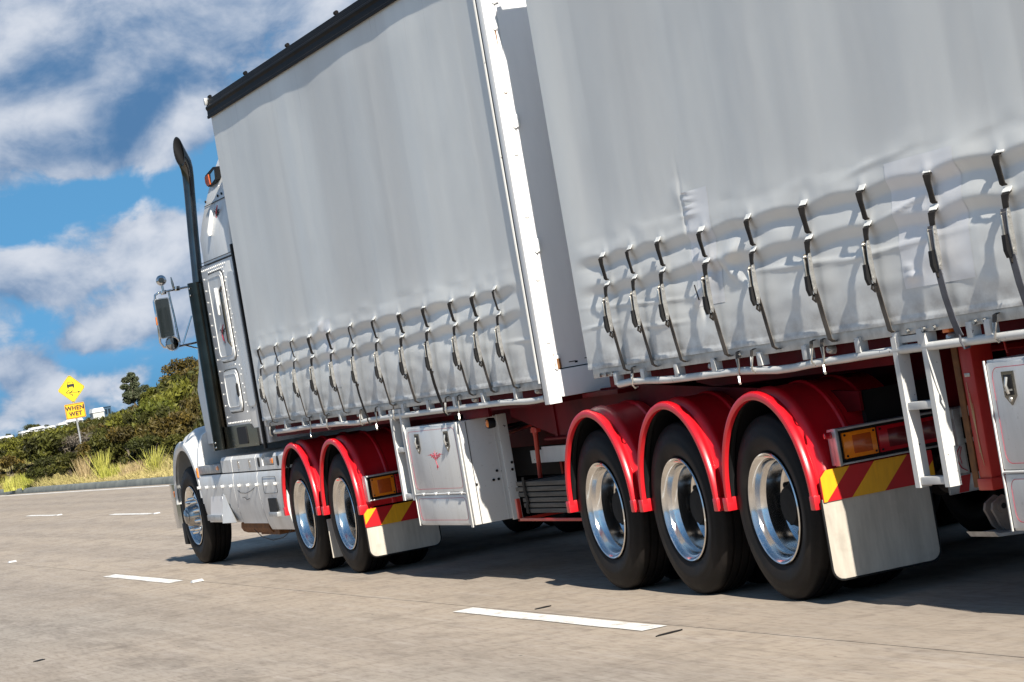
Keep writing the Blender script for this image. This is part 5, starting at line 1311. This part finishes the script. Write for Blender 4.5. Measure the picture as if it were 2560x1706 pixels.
def shrub_clumps(rng, n, h=1.0, w=.62):
    out = []
    for i in range(n):
        t = rng.random(); z = .30+.58*t**.8; r = w*(1-.55*max(0, z-.45)/.55)*rng.random()**.6; a = rng.random()*6.283; q = .11+.12*rng.random()
        out.append((r*math.cos(a), r*math.sin(a), z*h, q*1.05, q*1.05, q*.75))
    return out
def stems(rng, clumps, r=.02):
    m = MB()
    for c in clumps[::2]:
        p0 = (c[0]*.12, c[1]*.12, 0); m.tube([p0, (c[0]*.5+rng.normal()*.04, c[1]*.5+rng.normal()*.04, c[2]*.55), (c[0], c[1], c[2])], [r, r*.7, r*.3], 5)
    return m
SHR = []
for k, (mm, ncl, nl) in enumerate((('leaf_dark', 24, 4200), ('leaf_dark', 28, 4400), ('leaf_brown', 24, 4000), ('leaf_green', 22, 3800), ('leaf_brown', 20, 3600), ('leaf_grey', 20, 3200))):
    rng = np.random.default_rng(40+k); cl = shrub_clumps(rng, ncl); v, t = leaf_arrays(nl, cl,   .029 if k != 5 else .020, rng, aspect=1.7 if k != 5 else 3.0)
    SHR.append((leaf_mesh('crown', v, t, mm), stems(rng, cl).mesh('stem', 'bark', 50), v, t))
def skyline(s):
    return float(np.interp(s, [.10, .151, .166, .181, .196, .205, .216, .2268, .26], [.0036, .0036, .0042, .0050, .0056, .0072, .0125, .0185, .021]))
def shrub(name, x, y, h, w, kind, label, group='roadside shrubs'):
    z = terrain(x, y)-.04; T = thing(name, label, 'shrub', (x, y, z), group)
    T.scale = (w, w, h); T.rotation_euler = (0, 0, random.random()*6.28)
    link('crown', SHR[kind][0], T, (0, 0, 0)); link('stem', SHR[kind][1], T, (0, 0, 0)); return T
def sx(s, y): return CAM[0]+s*(y-CAM[1])
# the shrubs one can tell apart along the front of the scrub
FRONT = [(.1530, 80.0, 1.15, 1.25, 4, 'brownish bare-twigged shrub at the left edge of the picture, below the far white roofs'),
         (.1610, 77.5, .80, .9, 2, 'low rusty brown shrub left of the big dark shrub near the sign'),
         (.1690, 76.5, 1.72, 1.75, 0, 'big dark rounded shrub just left of the sign post'),
         (.1668, 72.0, .92, 1.0, 1, 'dark low shrub in front of the big dark one left of the sign'),
         (.1760, 70.5, 1.00, 1.05, 0, 'dark olive shrub at the foot of the road sign'),
         (.1800, 76.0, 1.55, 1.2, 5, 'greyish twiggy shrub directly behind the sign post'),
         (.1845, 69.0, 1.25, 1.15, 2, 'rusty olive shrub right of the sign post, behind the tall reeds'),
         (.1915, 66.5, 1.35, 1.3, 1, 'dark dense shrub between the two clumps of pale reeds'),
         (.1985, 66.0, 1.55, 1.4, 2, 'large rust-tinged shrub midway between sign and truck'),
         (.2050, 62.0, 1.10, 1.2, 0, 'dark green shrub behind the right-hand reed clump, near the truck'),
         (.2085, 70.0, 1.95, 1.5, 3, 'tall bright olive shrub beside the truck bonnet'),
         (.2160, 63.0, 1.60, 1.4, 2, 'orange-brown shrub just left of the truck bonnet'),
         (.2200, 58.0, .95, 1.1, 1, 'low dark shrub by the truck front mudguard')]
for s, y, h, w, k, lab in FRONT: shrub('shrub', sx(s, y), y, h, w, k, lab)
# the scrub behind reads as one thicket
rng = np.random.default_rng(5)
TH = {}
cnt = 0
while cnt < 240:
    y = 46+105*rng.random()**1.1; s = .112+.151*rng.random(); x = sx(s, y)
    if x < 10.9: continue
    cap = CAM[2]+skyline(s)*(y-CAM[1])*(.80+.25*rng.random()); z = terrain(x, y)-.05
    h = min(1.0+.28*(x-9), 3.0)*(.8+.4*rng.random()); h = min(h, cap-z)
    if h < .5: cnt += 1; continue
    k = int(rng.choice([0, 1, 2, 3, 4, 5], p=[.27, .25, .13, .22, .07, .06]))
    w = max(.9, h*.75)*(.8+.5*rng.random()); a = rng.random()*6.28; v, t = SHR[k][2], SHR[k][3]
    sub = rng.choice(len(v)//4, 2800, replace=False); ii = (sub[:, None]*4+np.arange(4)).ravel(); vv = v[ii]; c, q = math.cos(a), math.sin(a)
    vv = np.stack([x+w*(vv[:, 0]*c-vv[:, 1]*q), y+w*(vv[:, 0]*q+vv[:, 1]*c), z+h*vv[:, 2]], 1)
    TH.setdefault(('leaf_dark', 'leaf_dark', 'leaf_brown', 'leaf_green', 'leaf_brown', 'leaf_grey')[k], []).append((vv, t[ii])); cnt += 1
for mm, L in TH.items():
    o = link('scrub_thicket', leaf_mesh('scrub_thicket', np.concatenate([a for a, b in L]), np.concatenate([b for a, b in L]), mm))
    tag(o, {'leaf_dark': 'dark olive scrub massed on the bank behind the sign', 'leaf_brown': 'rusty brown scrub massed on the bank behind the sign', 'leaf_green': 'yellow-green scrub massed on the bank behind the sign', 'leaf_grey': 'grey leafless twiggy scrub on the bank behind the sign'}[mm], 'scrub', kind='stuff')
# grass verge: blades
def blades(n, pos, h, w, rng, lean=.35):
    p = pos; a = rng.random(n)*6.283; hh = h*(.5+.8*rng.random(n)); ln = lean*hh*rng.random(n)
    la = rng.random(n)*6.283; dx, dy = np.cos(a)*w/2, np.sin(a)*w/2
    tip = p+np.stack([np.cos(la)*ln, np.sin(la)*ln, hh], 1); mid = p+np.stack([np.cos(la)*ln*.35, np.sin(la)*ln*.35, hh*.6], 1)
    o = np.stack([dx, dy, np.zeros(n)], 1)
    v = np.stack([p-o, p+o, tip+o*.15, tip-o*.15], 1).reshape(-1, 3)
    t0 = rng.random(n); tint = np.stack([t0, rng.random(n), np.zeros(n), np.ones(n)], 1); return v, np.repeat(tint, 4, 0)
n = 52000; yy = 36+90*rng.random(n)**1.25; xx = 7.86+2.6*rng.random(n)**1.3
cl = np.array([noise.noise(Vector((x*.9, y*.35, 3.3))) for x, y in zip(xx, yy)])
zz_ = np.array([terrain(x, y) for x, y in zip(xx, yy)]); P = np.stack([xx, yy, zz_-.01], 1)
v, t = blades(n, P, 1.0, .016, rng, .5); sc_ = np.clip(.18+.22*cl+.12*(xx-7.9), .06, .55); sc4 = np.repeat(sc_, 4); base = np.repeat(P, 4, 0)
v = base+(v-base)*np.stack([np.ones_like(sc4), np.ones_like(sc4), sc4], 1)
gm = np.clip(.55-cl*1.1, 0, 1); t[:, 0] = np.clip(.5*t[:, 0]+np.repeat(gm, 4)*.6, 0, 1)
tag(link('verge_grass', leaf_mesh('verge_grass', v, t, 'grass')), 'dry yellow and green grass along the top of the kerb', 'grass', kind='stuff')
def tuft(name, x, y, h, spread, nb, m_, lab, lean, cat, wd=.022):
    r_ = np.random.default_rng(int(x*100)+int(y*10)); a = r_.random(nb)*6.283; q = spread*np.sqrt(r_.random(nb))
    p = np.stack([q*np.cos(a), q*np.sin(a), np.zeros(nb)], 1); v, t = blades(nb, p, h, wd, r_, lean)
    o = link(name, leaf_mesh(name, v, t, m_)); o.location = (x, y, terrain(x, y)-.02); tag(o, lab, cat, 'grass and reed clumps on the verge'); return o
tuft('reed_clump', sx(.1868, 64.2), 64.2, .72, .14, 150, 'reed', 'tall pale yellow reeds standing right of the sign post', .55, 'reeds', .03)
tuft('reed_clump', sx(.2062, 57.6), 57.6, .62, .14, 130, 'reed', 'leaning pale reeds beside the truck front wheel arch', .9, 'reeds', .03)
tuft('grass_tuft', sx(.1800, 66.0), 66.0, .62, .16, 320, 'straw', 'tall straw-coloured grass tuft in front of the sign post', .4, 'grass tuft', .018)
tuft('grass_tuft', sx(.1545, 74.8), 74.8, .42, .42, 360, 'reed', 'yellow-green grass tuft at the left edge of the picture', .5, 'grass tuft', .022)
tuft('grass_tuft', sx(.1608, 73.0), 73.0, .42, .36, 320, 'reed', 'yellow-green grass tuft second from the left edge', .5, 'grass tuft', .022)
tuft('grass_tuft', sx(.1905, 63.0), 63.0, .36, .34, 360, 'reed', 'bright green low tuft at the foot of the tall reeds', .5, 'grass tuft', .02)
tuft('grass_tuft', sx(.1985, 61.0), 61.0, .36, .40, 380, 'straw', 'wide straw tuft right of the tall reeds', .5, 'grass tuft', .018)

# trees on the rise
def tree(name, base, H, clumps, n, size, m_, lab, trunk_r, group='trees on the rise'):
    T = thing(name, lab, 'tree', base, group); r_ = np.random.default_rng(int(abs(base[0]*37)+n))
    v, t = leaf_arrays(n, clumps, size, r_, aspect=1.5); b = np.array(base)
    link('crown', leaf_mesh('crown', v, t, m_), T, (0, 0, 0))
    m = MB(); m.tube([(0, 0, -.3), (.04*H*.1, 0, H*.35), (-.02*H*.1, 0, H*.65), (0, 0, H*.92)], [trunk_r, trunk_r*.8, trunk_r*.55, trunk_r*.2], 8)
    for c in clumps[:10]: m.tube([(0, 0, max(.1, c[2]-.35*H*.3)), (c[0]*.5, c[1]*.5, c[2]-.05*H), (c[0], c[1], c[2])], [trunk_r*.4, trunk_r*.28, trunk_r*.1], 5)
    link('trunk', m.mesh('trunk', 'bark', 50), T, (0, 0, 0)); return T
r_ = random.Random(3)
def clump_list(spec, H):
    return [(x*H, y*H, z*H, rx*H, rx*H, rz*H) for x, y, z, rx, rz in spec]
y = 190.0; p = at_y(337, 1012, y); q = at_y(345, 943, y); H = q[2]-p[2]+.3
tree('gum_tree', (p[0], y, p[2]-.4), H+.4, clump_list([(.03, 0, .97, .12, .09), (-.12, 0, .86, .14, .09), (.12, .05, .84, .13, .08), (-.2, 0, .68, .13, .08), (.08, 0, .70, .15, .09), (-.05, .1, .58, .14, .1), (.14, 0, .52, .16, .1), (-.16, 0, .46, .15, .09), (.02, -.1, .38, .2, .1), (.2, 0, .34, .14, .1), (-.1, .1, .30, .2, .12)], H+.4), 5200, .075, 'leaf_euc', 'slender dark gum tree standing alone on the skyline left of the truck', .09)
p = at_y(367, 1010, y); q = at_y(368, 973, y); H = q[2]-p[2]+.3
tree('gum_tree', (p[0], y, p[2]-.4), H+.4, clump_list([(.0, 0, .9, .22, .14), (-.22, 0, .7, .2, .13), (.25, 0, .72, .2, .13), (.05, 0, .55, .28, .14), (-.1, 0, .35, .3, .2)], H+.4), 2600, .07, 'leaf_euc', 'shorter dark tree right beside the slender gum tree on the skyline', .07)
y = 118.0; p = at_y(452, 985, y); q = at_y(455, 897, y); H = q[2]-p[2]
tree('brown_tree', (p[0], y, p[2]-.3), H+.3, clump_list([(.0, 0, .92, .20, .12), (-.2, .1, .80, .18, .12), (.22, 0, .84, .2, .12), (-.05, 0, .66, .24, .14), (.25, 0, .62, .22, .14), (-.3, 0, .55, .2, .13), (0, .1, .42, .32, .16), (.3, .1, .38, .26, .14)], H+.3), 2600, .05, 'leaf_brown', 'brown-leaved tree on the rise, left of its tallest neighbour by the exhaust', .07)
p = at_y(487, 985, y); q = at_y(490, 893, y); H = q[2]-p[2]
tree('brown_tree', (p[0], y, p[2]-.3), H+.3, clump_list([(.0, 0, .92, .2, .12), (-.22, .1, .82, .18, .12), (.22, 0, .82, .2, .12), (-.05, 0, .66, .24, .14), (.25, 0, .62, .22, .14), (-.28, 0, .52, .2, .13), (0, .1, .42, .32, .16)], H+.3), 2500, .05, 'leaf_brown', 'tallest brown-leaved tree on the rise, right beside the exhaust shield', .07)
for px_, pt, pb, lab in ((418, 953, 1000, 'yellow-green bushy tree on the rise, left of the brown trees'), (448, 935, 1000, 'yellow-green bushy tree at the foot of the brown trees'), (385, 968, 1005, 'low green bushy tree between the gum trees and the rise')):
    yy_ = 108.0; p = at_y(px_, pb, yy_); q = at_y(px_, pt, yy_); H = q[2]-p[2]
    tree('bushy_tree', (p[0], yy_, p[2]-.3), H+.3, clump_list([(.0, 0, .85, .28, .16), (-.3, .1, .68, .28, .16), (.32, 0, .7, .28, .16), (-.05, 0, .5, .4, .2), (.35, 0, .42, .34, .18), (-.4, 0, .4, .3, .18)], H+.3), 4200, .04, 'leaf_green', lab, .05)

# =================================================================== FAR TOWN AND HILL
def ridge(name, pts, yd, m_, lab=None, depth=120):
    m = MB(); vs = []; 
    for px_, py_ in pts:
        p = at_y(px_, py_, yd); vs += [(p[0], yd-depth*.8, -.15), (p[0]+2, yd, p[2]), (p[0]+4, yd+depth, p[2]*.2)]
    m.add(vs, [(3*i+k, 3*i+3+k, 3*i+4+k, 3*i+1+k) for i in range(len(pts)-1) for k in range(2)])
    return struct(name, m, m_, 60)
ridge('hill', [(-260, 1150), (-120, 1118), (0, 1101), (60, 1090), (115, 1075), (160, 1070), (220, 1058), (260, 1052), (300, 1040), (340, 1030), (420, 1010), (520, 985), (700, 960), (900, 960)], 1500.0, 'far_ground')
def house(px0, px1, py0, py1, yd, lab, wall='house_wall', roof='roof_white', dep=9.0, n_win=3, kind='building'):
    a = at_y(px0, py1, yd); b = at_y(px1, py1-.171*(px1-px0), yd); c = at_y(px0, py0, yd)
    x0, x1, z0, z1 = a[0], b[0], a[2]-2.5, c[2]; T = thing(kind, lab, 'building', ((x0+x1)/2, yd, z0), 'buildings of the far town')
    m = MB(); m.box(x0, x1, yd, yd+dep, z0, z1-.25*(z1-z0) if roof == 'roof_white' else z1-.3, 0); part('wall', m, wall, T)
    m = MB(); zt_ = z1-.25*(z1-z0) if roof == 'roof_white' else z1-.3
    m.prism([(x0-.4, zt_+.01), (x1+.4, zt_+.01), (x1-.2*(x1-x0)*.3, z1), (x0+.2*(x1-x0)*.3, z1)], 'y', yd-.5, yd+dep+.5); part('roof', m, roof, T)
    w = (x1-x0)/(n_win*1.6+.6)
    for i in range(n_win):
        xa = x0+w*.6+i*w*1.6; m = MB(); m.box(xa, xa+w, yd-.08, yd+.02, z0+2.6+(zt_-z0-2.5)*.25, z0+2.5+(zt_-z0-2.5)*.8); part('window', m, 'glass_dark', T)
HS = [(-2, 33, 1093, 1102, 'long low white building at the far left edge of the skyline', 5), (54, 76, 1079, 1086, 'small white building left of the middle of the far town', 3), (78, 112, 1070, 1080, 'long low white building below the far dark trees', 4),
      (120, 137, 1066, 1073, 'small white-roofed house right of the far dark trees', 2), (165, 208, 1051, 1063, 'wide pale shed directly behind the sign post', 4), (282, 298, 1040, 1052, 'small cream house just right of the large white block', 2)]
for a, b, c, d, lab, nw in HS: house(a, b, c, d, 1450.0, lab, n_win=nw)
house(235, 263, 1022, 1052, 1430.0, 'tall white block standing out on the far skyline right of the sign', n_win=0)
house(262, 281, 1017, 1044, 1440.0, 'dark blue glazed block behind the tall white block', wall='blue_glass', roof='blue_glass', n_win=2)
house(148, 164, 1058, 1068, 1440.0, 'green-walled low building left of the sign post, far off', wall='door_green', n_win=2)
# far woods: one mass of crowns along the ridge
rng = np.random.default_rng(9); cl = []
for (px_, py_, k, sp, hh) in ((85, 1062, 26, 26, 3.6), (60, 1076, 10, 20, 2.4), (25, 1085, 8, 8, 2.0), (10, 1092, 6, 8, 1.6), (110, 1072, 10, 14, 2.0), (225, 1043, 10, 12, 2.2), (300, 1030, 14, 22, 2.6), (330, 1018, 16, 25, 3.0), (355, 1012, 12, 20, 3.0), (45, 1095, 12, 30, 1.5), (140, 1078, 12, 40, 1.5), (-60, 1100, 30, 70, 3)):
    for i in range(k):
        p = at_y(px_+rng.normal()*sp*.5, py_+abs(rng.normal())*4, 1475.0+rng.random()*20); cl.append((p[0], p[1], p[2]-hh*.3, hh*.55, hh*.55, hh*.45))
v, t = leaf_arrays(16000, cl, .28, rng, aspect=1.2)
tag(link('far_wood', leaf_mesh('far_wood', v, t, 'leaf_dark')), 'dark tree crowns along the far town ridge', 'woods', kind='stuff')
